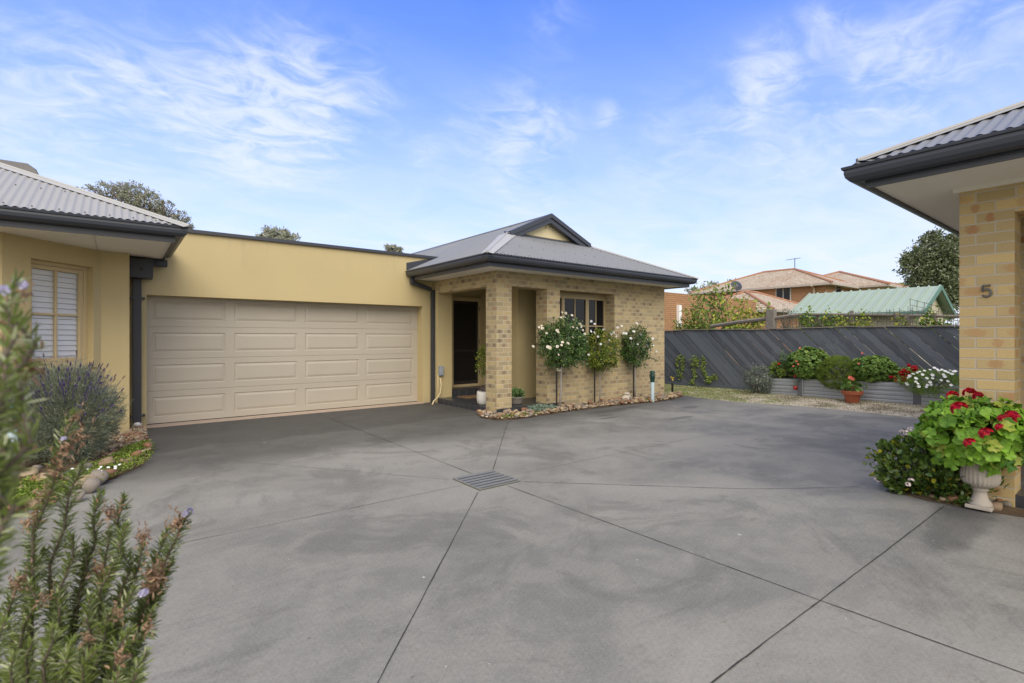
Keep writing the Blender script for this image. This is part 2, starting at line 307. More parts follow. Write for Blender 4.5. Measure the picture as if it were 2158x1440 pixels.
# ------------------------------------------------------------------ object helpers
def tagit(o, label, cat, group=None, kind=None):
    if label: o['label'] = label
    if cat: o['category'] = cat
    if group: o['group'] = group
    if kind: o['kind'] = kind
    return o
def thing(name, label, cat, loc=(0, 0, 0), group=None, rz=0):
    o = bpy.data.objects.new(name, None); o.empty_display_size = .1; COL.objects.link(o); o.location = loc; o.rotation_euler.z = rz
    return tagit(o, label, cat, group)
def mesh(name, v, f, mat, smooth=False):
    me = bpy.data.meshes.new(name); me.from_pydata([tuple(x) for x in v], [], f); me.materials.append(mat)
    if smooth: me.polygons.foreach_set('use_smooth', [True] * len(me.polygons))
    me.update(); return me
def link(name, me, parent=None, world=True, bevel=0):
    o = bpy.data.objects.new(name, me); COL.objects.link(o)
    if parent is not None:
        o.parent = parent
        if world:
            off = Vector((0, 0, 0)); q = parent
            while q is not None: off += q.location; q = q.parent
            o.location = -off
    if bevel:
        b = o.modifiers.new('bevel', 'BEVEL'); b.width = bevel; b.segments = 2; b.limit_method = 'ANGLE'; b.angle_limit = R(40)
    return o
class MB:
    def __init__(s): s.v = []; s.f = []
    def add(s, v, f):
        n = len(s.v); s.v += [tuple(x) for x in v]; s.f += [tuple(i + n for i in q) for q in f]; return s
    def box(s, x0, x1, y0, y1, z0, z1):
        v = [(x, y, z) for z in (z0, z1) for y in (y0, y1) for x in (x0, x1)]
        return s.add(v, [(0, 2, 3, 1), (4, 5, 7, 6), (0, 1, 5, 4), (2, 6, 7, 3), (0, 4, 6, 2), (1, 3, 7, 5)])
    def obox(s, o, ax, ay, az):   # oriented box from a corner with three edge vectors
        o = Vector(o); ax = Vector(ax); ay = Vector(ay); az = Vector(az)
        v = [o + ax * i + ay * j + az * k for k in (0, 1) for j in (0, 1) for i in (0, 1)]
        return s.add(v, [(0, 2, 3, 1), (4, 5, 7, 6), (0, 1, 5, 4), (2, 6, 7, 3), (0, 4, 6, 2), (1, 3, 7, 5)])
    def bar(s, a, b, r, r2=None, n=8):
        a = Vector(a); b = Vector(b); return s.tube([a, b], [r, r2 if r2 is not None else r], n)
    def tube(s, pts, rad, n=8, caps=True):
        pts = [Vector(p) for p in pts]
        if not hasattr(rad, '__len__'): rad = [rad] * len(pts)
        base = len(s.v); prev = None
        for i, p in enumerate(pts):
            t = (pts[min(i + 1, len(pts) - 1)] - pts[max(i - 1, 0)]).normalized()
            if prev is None: a = t.orthogonal().normalized()
            else: a = (prev - t * prev.dot(t)).normalized()
            prev = a; b = t.cross(a)
            for k in range(n):
                q = 2 * math.pi * k / n; s.v.append(tuple(p + (a * math.cos(q) + b * math.sin(q)) * rad[i]))
        for i in range(len(pts) - 1):
            for k in range(n):
                a0 = base + i * n + k; a1 = base + i * n + (k + 1) % n; s.f.append((a0, a1, a1 + n, a0 + n))
        if caps:
            s.f.append(tuple(base + k for k in reversed(range(n)))); s.f.append(tuple(base + (len(pts) - 1) * n + k for k in range(n)))
        return s
    def lathe(s, prof, c=(0, 0, 0), n=28, flute=0, nf=0):
        base = len(s.v)
        for (r, z, *fl) in prof:
            fa = fl[0] if fl else 0
            for k in range(n):
                q = 2 * math.pi * k / n; rr = r * (1 + fa * (abs(math.sin(q * nf / 2)) - .5)) if fa else r
                s.v.append((c[0] + rr * math.cos(q), c[1] + rr * math.sin(q), c[2] + z))
        for i in range(len(prof) - 1):
            for k in range(n):
                a0 = base + i * n + k; a1 = base + i * n + (k + 1) % n; s.f.append((a0, a1, a1 + n, a0 + n))
        return s
    def prism(s, poly, d):   # planar polygon (3d points) extruded by vector d
        d = Vector(d); n = len(poly); v = [Vector(p) for p in poly] + [Vector(p) + d for p in poly]
        f = [tuple(range(n))[::-1], tuple(range(n, 2 * n))] + [(i, (i + 1) % n, n + (i + 1) % n, n + i) for i in range(n)]
        return s.add(v, f)
    def panel(s, P, U, Nn, th, us, zs, hole):  # wall in plane P + u*U + z, thickness th along Nn (inwards)
        P = Vector(P); U = Vector(U); Nn = Vector(Nn); nu = len(us) - 1; nz = len(zs) - 1
        idx = {}
        def V(i, j, k):
            key = (i, j, k)
            if key not in idx: idx[key] = len(s.v); s.v.append(tuple(P + U * us[i] + Vector((0, 0, zs[j])) + Nn * (th * k)))
            return idx[key]
        sol = lambda i, j: 0 <= i < nu and 0 <= j < nz and not hole(.5 * (us[i] + us[i + 1]), .5 * (zs[j] + zs[j + 1]))
        for i in range(nu):
            for j in range(nz):
                if not sol(i, j): continue
                s.f.append((V(i, j, 0), V(i + 1, j, 0), V(i + 1, j + 1, 0), V(i, j + 1, 0)))
                s.f.append((V(i, j, 1), V(i, j + 1, 1), V(i + 1, j + 1, 1), V(i + 1, j, 1)))
                for (di, dj, e) in ((-1, 0, ((i, j), (i, j + 1))), (1, 0, ((i + 1, j + 1), (i + 1, j))), (0, -1, ((i + 1, j), (i, j))), (0, 1, ((i, j + 1), (i + 1, j + 1)))):
                    if not sol(i + di, j + dj):
                        (a, b), (c, d) = e; s.f.append((V(a, b, 0), V(c, d, 0), V(c, d, 1), V(a, b, 1)))
        return s
    def build(s, name, mat, parent=None, smooth=False, bevel=0, world=True):
        return link(name, mesh(name, s.v, s.f, mat, smooth), parent, world, bevel)

# ---- vegetation in numpy
def nrm(a): return a / np.maximum(np.linalg.norm(a, axis=-1, keepdims=True), 1e-9)
def npmesh(name, V, Fc, mat):
    me = bpy.data.meshes.new(name); nv = len(V); nf, k = Fc.shape
    me.vertices.add(nv); me.vertices.foreach_set('co', np.ascontiguousarray(V, dtype=np.float32).ravel())
    me.loops.add(nf * k); me.loops.foreach_set('vertex_index', np.ascontiguousarray(Fc, dtype=np.int32).ravel())
    me.polygons.add(nf); me.polygons.foreach_set('loop_start', np.arange(0, nf * k, k, dtype=np.int32))
    try: me.polygons.foreach_set('loop_total', np.full(nf, k, dtype=np.int32))
    except Exception: pass
    me.materials.append(mat); me.update(calc_edges=True); return me
def leafarr(P, D, Nn, Ln, W, fold=.15, curl=.12):
    n = len(P); D = nrm(D); Sd = nrm(np.cross(D, Nn)); Nn = nrm(np.cross(Sd, D))
    Ln = np.broadcast_to(np.asarray(Ln, float), (n,))[:, None]; W = np.broadcast_to(np.asarray(W, float), (n,))[:, None]
    V = np.stack([P, P + D * Ln * .3 + Sd * W * .42 + Nn * W * fold, P + D * Ln * .72 + Sd * W * .38 + Nn * (W * fold - Ln * curl * .4), P + D * Ln - Nn * Ln * curl,
                  P + D * Ln * .72 - Sd * W * .38 + Nn * (W * fold - Ln * curl * .4), P + D * Ln * .3 - Sd * W * .42 + Nn * W * fold], 1)
    b = np.arange(n)[:, None, None] * 6; Fc = (np.array([[0, 1, 2, 3], [0, 3, 4, 5]])[None] + b).reshape(-1, 4)
    return V.reshape(-1, 3), Fc
def roundarr(P, D, Nn, Rr, k=11, scal=.13, dish=.18):   # scalloped round leaf, P = stalk point, D = pointing direction
    n = len(P); D = nrm(D); Sd = nrm(np.cross(D, Nn)); Nn = nrm(np.cross(Sd, D)); Rr = np.broadcast_to(np.asarray(Rr, float), (n,))[:, None]
    vs = [P - Nn * Rr * dish]
    for i in range(k):
        q = -math.pi + .35 + (2 * math.pi - .7) * i / (k - 1); s = 1 + (scal if i % 2 == 0 else -scal) * .6 + .11 * math.cos(5 * q)
        wav = .20 * math.sin(5 * q)
        vs.append(P + (D * math.cos(q) + Sd * math.sin(q)) * Rr * s + Nn * Rr * (wav + rng.normal(0, .10, (n, 1))))
    V = np.stack(vs, 1); b = np.arange(n)[:, None, None] * (k + 1)
    Fc = (np.array([[0, i, i + 1] for i in range(1, k)])[None] + b).reshape(-1, 3); return V.reshape(-1, 3), Fc
def join(parts):
    V = []; Fc = []; o = 0
    for v, f in parts: V.append(v); Fc.append(f + o); o += len(v)
    return np.concatenate(V), np.concatenate(Fc)
def rdir(n): return nrm(rng.normal(size=(n, 3)))
def clumps(c, rad, n, m, sig, inner=.35, top=None, cut=None):
    """positions of n leaves in m clumps spread through an ellipsoid"""
    c = np.array(c, float); rad = np.array(rad, float)
    d = rdir(m); rr = inner + (1 - inner) * rng.random(m) ** .45; C = d * rr[:, None]
    w8 = rng.integers(0, m, n); sz = rng.uniform(.6, 1.5, m)
    Pn = C[w8] + rng.normal(0, 1, (n, 3)) * (sig * sz[w8])[:, None]
    O = nrm(Pn); P = c + Pn * rad
    if cut is not None: k = P[:, 2] > cut; P = P[k]; O = O[k]
    return P, O
def bushmesh(name, c, rad, n, m, sig, Lf, Wf, mat, inner=.35, droop=0, round_=False, cut=None, updir=0, jit=.7):
    P, O = clumps(c, rad, n, m, sig, inner, cut=cut); k = len(P)
    D = nrm(O + rng.normal(0, jit, (k, 3)) + np.array([0, 0, updir - droop])); Nn = nrm(O + np.array([0, 0, .6]) + rng.normal(0, .5, (k, 3)))
    s = rng.uniform(.65, 1.25, k)
    if round_:
        D = nrm(np.cross(Nn, rdir(k))); V, Fc = roundarr(P, D, Nn, Lf * s)
    else: V, Fc = leafarr(P, D, Nn, Lf * s, Wf * s)
    return npmesh(name, V, Fc, mat)
def petals(name, n, r, mat, cup=.4, layers=2, w=.55):
    parts = []
    for ly in range(layers):
        k = n; q = np.arange(k) * 2 * np.pi / k + ly * .6; el = cup + ly * .45
        D = np.stack([np.cos(q) * math.cos(el), np.sin(q) * math.cos(el), np.full(k, math.sin(el))], 1); Nn = np.stack([-np.cos(q) * math.sin(el), -np.sin(q) * math.sin(el), np.full(k, math.cos(el))], 1)
        parts.append(leafarr(np.zeros((k, 3)), D, Nn, r * (1 - .25 * ly), r * w * 1.5, .1, -.25))
    V, Fc = join(parts); return npmesh(name, V, Fc, mat)
def floretball(name, r, pr_, n, mat):
    parts = []
    d = rdir(n); d[:, 2] = np.abs(d[:, 2]) * .9 + .05; d = nrm(d)
    for i in range(n):
        k = 5; nn = d[i]; a = nrm(np.cross(nn, [0.3, .2, 1.0])); b = np.cross(nn, a); q = np.arange(k) * 2 * np.pi / k + rng.random() * 6
        D = a[None] * np.cos(q)[:, None] + b[None] * np.sin(q)[:, None] + nn * .25; parts.append(leafarr(np.repeat((nn * r * [1, 1, .75])[None], k, 0), D, np.repeat(nn[None], k, 0), pr_, pr_ * .95, .1, .1))
    V, Fc = join(parts); return npmesh(name, V, Fc, mat)
def inst(name, me, parent, wpos, scale=1, rot=None):
    o = bpy.data.objects.new(name, me); COL.objects.link(o); off = Vector((0, 0, 0)); q = parent
    while q is not None: off += q.location; q = q.parent
    if parent is not None: o.parent = parent
    o.location = Vector(wpos) - off; o.scale = (scale,) * 3
    o.rotation_euler = rot if rot is not None else (random.uniform(-.5, .5), random.uniform(-.5, .5), random.uniform(0, 6))
    return o
def facing(d): return Vector(d).to_track_quat('Z', 'Y').to_euler()

# ================================================================== GROUND
def sheet(name, pts, z, mat, kind='structure', thick=0):
    mb = MB()
    if thick: mb.prism([(x, y, z) for x, y in pts], (0, 0, -thick))
    else: mb.add([(x, y, z) for x, y in pts], [tuple(range(len(pts)))])
    o = mb.build(name, mat); o['kind'] = kind; return o
sheet('ground', [(-600, -600), (600, -600), (600, 600), (-600, 600)], -.06, mGrassG)
far = [gr(*p) for p in ((1440, 834), (1500, 842), (1560, 848), (1700, 857), (1800, 867), (1915, 880))]
def drz(x, y):
    sm = lambda v: (lambda c: c * c * (3 - 2 * c))(min(max(v, 0), 1)); return .09 * sm((x - 3.7) / 1.6) * sm((2.6 - y) / 1.5)
def grd(px, py):
    z = 0
    for _ in range(6): x, y = gr(px, py, z); z = drz(x, y)
    return x, y, z
dw = sheet('driveway', [(-9, -9), (11.6, -9), (11.5, 1.5)] + far[::-1] + [(10.9, 7.25), (10.4, 7.6), (5.6, 7.7), (5.57, 10.02), (-1.5, 10.02), (-9, 10.02)], 0, mDrive)
import bmesh
bm = bmesh.new(); bm.from_mesh(dw.data)
for v_ in np.arange(3.5, 7.0, .2): bmesh.ops.bisect_plane(bm, geom=bm.verts[:] + bm.edges[:] + bm.faces[:], plane_co=(v_, 0, 0), plane_no=(1, 0, 0))
for v_ in np.arange(.9, 2.9, .2): bmesh.ops.bisect_plane(bm, geom=bm.verts[:] + bm.edges[:] + bm.faces[:], plane_co=(0, v_, 0), plane_no=(0, 1, 0))
for v in bm.verts: v.co.z = drz(v.co.x, v.co.y)
bmesh.ops.triangulate(bm, faces=bm.faces[:]); bm.to_mesh(dw.data); bm.free(); dw.data.polygons.foreach_set('use_smooth', [True] * len(dw.data.polygons))
# gravel yard rising gently to the fence
mb = MB(); nx = 26; ny = 60
xs = np.linspace(10.2, 13.6, nx); ys = np.linspace(-3, 13, ny)
for x in xs:
    for y in ys:
        k = min(max((x - 11.2) / 1.8, 0), 1); ry = min(max((8.5 - y) / 6, 0), 1)
        mb.v.append((x, y, -.012 + k * (.02 + .09 * ry) + (.006 * math.sin(x * 9 + y * 5) * k)))
for i in range(nx - 1):
    for j in range(ny - 1): a = i * ny + j; mb.f.append((a, a + ny, a + ny + 1, a + 1))
# drop the part that would lie over the driveway
o = mb.build('gravel_yard', mGravel, smooth=True); o['kind'] = 'structure'
def yardz(x, y):
    k = min(max((x - 11.2) / 1.8, 0), 1); ry = min(max((8.5 - y) / 6, 0), 1); return -.012 + k * (.02 + .09 * ry)
# control joints: thin dark saw cuts
mJoint = M('joint_filler', (.030, .030, .028), .9, .4, 8)
mJointF = M('faint_joint', (.10, .10, .098), .9, .3, 8)
def strip(mb, a, b, wd, z=.004):
    a = Vector((*a, 0)); b = Vector((*b, 0)); n = max(2, int((b - a).length / .15)); d = (b - a).normalized(); s = Vector((-d.y, d.x, 0))
    base = len(mb.v)
    for i in range(n + 1):
        p = a.lerp(b, i / n); j = random.uniform(.55, 1.2) * wd / 2; k = random.uniform(-.0015, .0015)
        zz = Vector((0, 0, z + drz(p.x, p.y))); mb.v += [tuple(p + s * (j + k) + zz), tuple(p - s * (j - k) + zz)]
    for i in range(n): q = base + 2 * i; mb.f.append((q, q + 1, q + 3, q + 2))
mb = MB()
for a, b in (((2.66, 3.92), (-.9, .15)), ((3.22, 4.46), (5.3, 6.9)), ((2.97, 4.49), (3.0, 9.9)), ((3.22, 3.92), (5.45, 1.72)), ((3.0, 3.91), (3.05, 1.15)), ((3.05, 1.15), (3.3, -6)), ((3.3, -6), (3.31, -6.2))): strip(mb, a, b, .0065)
q_ = [grd(1990 - 490 * k / 14 * 1.0, 1068 + 372 * k / 14)[:2] for k in range(15)] + [(-1.5, 1.15)]
for a, b in zip(q_, q_[1:]): strip(mb, a, b, .007)
o = mb.build('driveway_joint', mJoint); o['kind'] = 'structure'
mb = MB()
for a, b in (((2.66, 4.2), (-.2, 4.25)), ((3.24, 4.18), (11.2, 4.07)), ((2.66, 4.46), (.7, 7.2)), ((.35, 7.62), (2.42, 7.28)), ((2.42, 7.28), (5.2, 6.95)), ((9.3, 6.9), (8.2, 4.1))): strip(mb, a, b, .005)
o = mb.build('driveway_joint', mJointF); o['kind'] = 'structure'

# drain grate
t = thing('drain_grate', 'square galvanised steel drain grate set flush in the middle of the driveway', 'drain', (2.95, 4.2, 0))
mb = MB(); x0, x1, y0, y1 = 2.70, 3.20, 3.95, 4.44; cc = .02
mb.add([(x0, y0, .005), (x1, y0, .005), (x1, y1, .005), (x0, y1, .005)], [(0, 1, 2, 3)]).build('pit', M('pit_dark', (.012, .012, .012), .95), t)
mb = MB()
for a in ((x0, x1, y0, y0 + .012), (x0, x1, y1 - .012, y1), (x0, x0 + .012, y0 + .012, y1 - .012), (x1 - .012, x1, y0 + .012, y1 - .012)): mb.box(*a, .006, .016)
mb.build('rim', M('grate_rim', (.20, .20, .18), .6, .3, 12), t)
mb = MB(); mz = M('galvanised_grate', (.26, .27, .28), .45, .2, 9, metal=.4)
for i in range(6): y = y0 + .045 + i * .078; mb.box(x0 + .013, x1 - .013, y, y + .044, .010, .015)
for i in range(20): x = x0 + .03 + i * .0235; mb.box(x, x + .005, y0 + .013, y1 - .013, .0075, .0095)
mb.build('bars', mz, t)

# ================================================================== SHARED BUILDING PIECES
def sweep(prof, path, mat, name, parent, side=1, smooth=False):
    """profile of (outward, z) carried along a polyline; side=+1 puts outward to the right of travel"""
    P = [Vector((*p, 0)) for p in path]; ns = []
    for a, b in zip(P, P[1:]): d = (b - a).normalized(); ns.append(Vector((d.y, -d.x, 0)) * side)
    mb = MB(); k = len(prof)
    for i, p in enumerate(P):
        if i == 0: m = ns[0]
        elif i == len(P) - 1: m = ns[-1]
        else: m = (ns[i - 1] + ns[i]) / (1 + ns[i - 1].dot(ns[i]))
        for o_, z in prof: mb.v.append(tuple(p + m * o_ + Vector((0, 0, z))))
    for i in range(len(P) - 1):
        for j in range(k): a = i * k + j; b = i * k + (j + 1) % k; mb.f.append((a, b, b + k, a + k))
    mb.f.append(tuple(range(k))); mb.f.append(tuple(len(P) * k - 1 - j for j in range(k)))
    return mb.build(name, mat, parent)
def gutter_prof(z):   # quad gutter: rolled top lip, bowed front
    return [(0, z - .01), (0, z - .125), (.06, z - .13), (.095, z - .118), (.118, z - .09), (.126, z - .055), (.124, z - .028), (.138, z - .024), (.142, z - .004), (.134, z), (.118, z - .004), (.116, z - .05), (.09, z - .10), (.012, z - .105), (.012, z - .01)]
def roofplane(mb, O, U, V, tan, u0, u1, vmax, vmin=lambda u: 0.0, z0=2.87, amp=.0072, step=.0127, per=.076):
    O = Vector((*O, 0)); U = Vector((*U, 0)); V = Vector((*V, 0)); n = (Vector((0, 0, 1)) - V * tan).normalized()
    prev = None; k = int((u1 - u0) / step)
    for i in range(k + 1):
        u = u0 + (u1 - u0) * i / k; a, b = vmin(u), vmax(u); h = amp * math.sin(2 * math.pi * u / per)
        if b <= a + 1e-4: prev = None; continue
        base = len(mb.v)
        for v in (a, b): mb.v.append(tuple(O + U * u + V * v + Vector((0, 0, z0 + tan * v)) + n * h))
        if prev is not None: mb.f.append((prev, base, base + 1, prev + 1))
        prev = base
def hipcap(mb, A, B, w1, w2, w=.165, lift=.0105, roll=.02):
    A = Vector(A); B = Vector(B); d = (B - A).normalized()
    for wv in (w1, w2):
        wv = Vector(wv); wv = (wv - d * wv.dot(d)).normalized(); n = d.cross(wv); n = n if n.z > 0 else -n; o_ = n * lift
        v = [A + o_, B + o_, B + o_ + wv * w, A + o_ + wv * w * .55]
        mb.add(v + [p - n * .002 for p in v], [(0, 1, 2, 3), (7, 6, 5, 4), (3, 2, 6, 7), (0, 3, 7, 4), (1, 2, 6, 5)])
    mb.tube([A + Vector((0, 0, lift)), B + Vector((0, 0, lift))], roll, 8)
def screws(par, O, U, V, tan, us, vs, z0=2.87, lim=lambda u, v: True):
    if 'screw' not in SH: SH['screw'] = mesh('screw', *(lambda m: (m.v, m.f))(MB().lathe([(.009, 0), (.009, .004), (.0055, .004), (.0055, .012), (.0001, .012)], (0, 0, 0), 6)), mTrim)
    for u in us:
        for v in vs:
            if lim(u, v): inst('roof_screw', SH['screw'], par, Vector((O[0] + U[0] * u + V[0] * v, O[1] + U[1] * u + V[1] * v, z0 + tan * v + .008)), 1, (0, 0, 0))
SH = {}

# ================================================================== GARAGE
t = thing('garage', 'flat-roofed ochre rendered double garage between the two houses', 'garage', (2.9, 10.1, 0))
YW = 10.02
mb = MB(); mb.panel((0, YW, 0), (1, 0, 0), (0, 1, 0), .26, [.10, .376, 5.325, 5.571], [-.06, 0, 2.135, 3.2], lambda u, z: .376 < u < 5.325 and z < 2.135)
mb.build('wall', mRender, t)
MB().box(-1.2, 5.5, 10.30, 17, 0, 2.9).build('rear_block', mRender, t)
mb = MB(); mb.box(-1.2, 5.75, 9.975, 10.36, 3.2, 3.262); mb.build('parapet_cap', mTrim, t, bevel=.004)
mb = MB(); mb.prism([(4.93, 10.0, 2.905), (5.70, 10.0, 3.19), (5.70, 10.0, 3.25), (4.93, 10.0, 3.06)], (0, .045, 0)); mb.prism([(5.571, 10.05, 2.7), (5.75, 10.05, 2.7), (5.75, 10.05, 3.2), (5.571, 10.05, 3.2)], (0, .2, 0)); mb.build('roof_flashing', mTrim, t)
MB().box(.376, 5.325, 9.94, 10.27, -.02, .007).build('threshold', mThresh, t)
door = bpy.data.objects.new('garage_door', None); COL.objects.link(door); door.parent = t; door.location = (0, 0, 0)
cols = [(onY(a, 700, 10.28).x, onY(b, 700, 10.28).x) for a, b in ((320.9, 474.8), (494.2, 626.6), (643.2, 756.5), (770.7, 869.6))]
for r in range(4):
    z0 = .018 + r * .538; z1 = z0 + .534; zp0, zp1 = z0 + .10, z1 - .10
    us = [.376] + [x for c_ in cols for x in c_] + [5.325]
    mb = MB(); mb.panel((0, 10.28, 0), (1, 0, 0), (0, 1, 0), .035, us, [z0, zp0, zp1, z1], lambda u, z: zp0 < z < zp1 and any(a < u < b for a, b in cols))
    for a, b in cols:
        rings = [(0, 0), (.006, .010), (.018, .012), (.058, .001)]
        base = len(mb.v)
        for off, dep in rings: mb.v += [(a + off, 10.28 + dep, zp0 + off), (b - off, 10.28 + dep, zp0 + off), (b - off, 10.28 + dep, zp1 - off), (a + off, 10.28 + dep, zp1 - off)]
        for i in range(len(rings) - 1):
            for k in range(4): p0 = base + i * 4 + k; p1 = base + i * 4 + (k + 1) % 4; mb.f.append((p0, p1, p1 + 4, p0 + 4))
        q = base + 4 * (len(rings) - 1); mb.f.append((q, q + 1, q + 2, q + 3))
    mb.build('door_section', mDoor, door)
MB().box(.376, 5.325, 10.285, 10.31, .0, .02).build('seal', mDoorGap, door)
MB().box(.376, 5.325, 10.33, 10.35, 0, 2.16).build('backing', mDoorGap, door)

# ================================================================== LEFT HOUSE
lh = thing('rendered_house', 'ochre rendered house with bay window and corrugated grey roof at the left', 'house', (-1, 9, 0))
fl = [(-5, 7.84), (.594, 7.84), (.594, 9.96)]
A2 = Vector((-1.077, 8.474, 0)); B2 = Vector((-.18, 9.42, 0)); Uf = (B2 - A2).normalized(); Nf = Vector((-Uf.y, Uf.x, 0)); Lf_ = (B2 - A2).length
mb = MB(); s0, s1, zb, zt = .329, 1.184, 1.07, 2.445
mb.panel((-1.077, 8.474, 0), Uf, Nf, .22, [0, s0, s1, Lf_], [-.05, zb, zt, 2.70], lambda u, z: s0 < u < s1 and zb < z < zt)
mb.panel((-5, 8.474, 0), (1, 0, 0), (0, 1, 0), .2, [0, 3.923], [-.05, 2.70], lambda u, z: False)
mb.box(-.18, .146, 9.42, 10.0, -.05, 2.70); mb.box(-5.2, -5, 8.4, 14, 0, 2.7)
mb.build('wall', mRender, lh)
sweep([(0, 2.86), (0, 2.675), (-.02, 2.675), (-.02, 2.86)], fl, mTrim, 'fascia', lh)
sweep(gutter_prof(2.875), fl, mTrim, 'gutter', lh)
mb = MB(); mb.box(-5, .572, 7.862, 10.0, 2.701, 2.711); mb.build('soffit', mSoffit, lh)
mb = MB(); mb.box(-5, .57, 7.99, 7.993, 2.6985, 2.7005); mb.box(-.22, -.217, 7.862, 9.4, 2.6985, 2.7005); mb.build('soffit_joint', M('soffit_joint_dark', (.22, .2, .16), .9), lh)  # thin dark strips along the soffit joints
hipO = (.734, 7.70); tan = .466; LV = 3.4
mb = MB(); roofplane(mb, (hipO[0], hipO[1]), (-1, 0), (0, 1), tan, .05, 5.7, lambda u: min(u, LV), lambda u: .04)
roofplane(mb, (hipO[0], hipO[1]), (0, 1), (-1, 0), tan, .05, 8, lambda u: min(u, LV), lambda u: .04)
zr = 2.87 + tan * LV
mb.add([(-5, hipO[1] + LV, zr), (hipO[0] - LV, hipO[1] + LV, zr), (hipO[0] - LV, 16, zr), (-5, 16, zr)], [(0, 1, 2, 3)])
mb.build('roof', mRoof, lh)
mb = MB(); hipcap(mb, (*hipO, 2.875), (hipO[0] - LV, hipO[1] + LV, zr), (-1, 0, .0), (0, 1, 0), .17); mb.build('hip_flashing', mFlash, lh, smooth=False)
screws(lh, hipO, (-1, 0), (0, 1), tan, [.019 + .076 * 3 * k + .1 for k in range(20)], (.09, .95, 1.8), lim=lambda u, v: v < u - .15)
# window in the angled bay facet
wf = bpy.data.objects.new('window', None); COL.objects.link(wf); wf.parent = lh
def fpt(s, dep, z): return A2 + Uf * s + Nf * dep + Vector((0, 0, z))
def fbox(mb, a, b, d0, d1, z0, z1): mb.obox(fpt(a, d0, z0), Uf * (b - a), Nf * (d1 - d0), (0, 0, z1 - z0))
mb = MB(); fw = .055
fbox(mb, s0, s0 + fw, .09, .17, zb, zt); fbox(mb, s1 - fw, s1, .09, .17, zb, zt); fbox(mb, s0 + fw, s1 - fw, .09, .17, zt - fw, zt); fbox(mb, s0 + fw, s1 - fw, .09, .17, zb, zb + fw)
for k in range(3): fbox(mb, s0 + fw, s1 - fw, .078 + .0 * k, .089, zt - .05 - k * .0, zt - .046) if k == 0 else None
mb.build('frame', mCream, wf, bevel=.004)
a0, a1, c0, c1 = s0 + fw + .002, s1 - fw - .002, zb + fw + .002, zt - fw - .002; sw = .048
mb = MB(); fbox(mb, a0, a0 + sw, .105, .15, c0, c1); fbox(mb, a1 - sw, a1, .105, .15, c0, c1); fbox(mb, a0 + sw, a1 - sw, .105, .15, c1 - sw, c1); fbox(mb, a0 + sw, a1 - sw, .105, .15, c0, c0 + sw)
ms_ = .5 * (a0 + a1); zm = .5 * (c0 + c1); fbox(mb, ms_ - .013, ms_ + .013, .112, .145, c0 + sw, c1 - sw); fbox(mb, a0 + sw, ms_ - .013, .114, .143, zm - .014, zm + .014); fbox(mb, ms_ + .013, a1 - sw, .114, .143, zm - .014, zm + .014)
mb.build('sash', mCream, wf, bevel=.003)
mb = MB(); mb.add([fpt(a0 + sw, .13, c0 + sw), fpt(a1 - sw, .13, c0 + sw), fpt(a1 - sw, .13, c1 - sw), fpt(a0 + sw, .13, c1 - sw)], [(0, 1, 2, 3)]); mb.build('pane', mGlass, wf)
mb = MB(); z = c0
while z < c1:
    p = [fpt(a0 - .02, .150, z), fpt(a1 - .03, .150, z), fpt(a1 - .03, .168, z + .067), fpt(a0 - .02, .168, z + .067)]; mb.prism(p, Nf * .005); z += .0715
fbox(mb, a1 - .03, a1 + .03, .185, .225, c0 - .05, c1 + .05); mb.build('shutter', mWhite, wf)
mb = MB(); mb.prism([fpt(s0 - .05, -.03, zb - .045), fpt(s1 + .05, -.03, zb - .045), fpt(s1 + .05, .0, zb - .045), fpt(s0 - .05, .0, zb - .045)], (0, 0, .04)); mb.build('sill', mRender, wf)
# rooftop cooler
ck = at(14, 362, 9.3)
t = thing('rooftop_cooler', 'dark boxy evaporative cooler on the grey roof behind the hip', 'air cooler', ck)
mb = MB(); hw = .48
for (z0, z1, e) in ((-.75, -.12, .0), ): mb.prism([(ck.x - hw, ck.y - hw, ck.z + z0), (ck.x + hw, ck.y - hw, ck.z + z0), (ck.x + hw, ck.y + hw, ck.z + z0), (ck.x - hw, ck.y + hw, ck.z + z0)], (0, 0, z1 - z0))
mb.build('body', M('cooler_brown', (.075, .068, .06), .6), t)
mb = MB()
for k in range(5):
    z = ck.z - .16 - k * .07; mb.box(ck.x - hw - .02, ck.x + hw + .02, ck.y - hw - .02, ck.y - hw - .003, z, z + .035); mb.box(ck.x + hw + .003, ck.x + hw + .02, ck.y - hw, ck.y + hw, z, z + .035)
mb.build('louvre', M('cooler_louvre', (.10, .09, .08), .6), t)
mb = MB(); mb.lathe([(.001, .16), (.45, .13), (.62, .02), (.70, -.12), (.001, -.12)], ck, 4)
c_ = mb.v; cx_, cy_ = ck.x, ck.y; mb.v = [(cx_ + (x - cx_) * .7071 - (y - cy_) * .7071, cy_ + (x - cx_) * .7071 + (y - cy_) * .7071, z) for x, y, z in c_]; mb.build('lid', M('cooler_lid', (.12, .11, .10), .5), t, bevel=.02)
pv = at(268, 437, 9.5)
t = thing('roof_vent', 'small dark vent cap showing over the left roof', 'vent', pv); MB().lathe([(.04, -.5), (.04, -.02), (.1, -.02), (.09, .04), (.001, .07)], pv, 14).build('cap', mTrim, t)

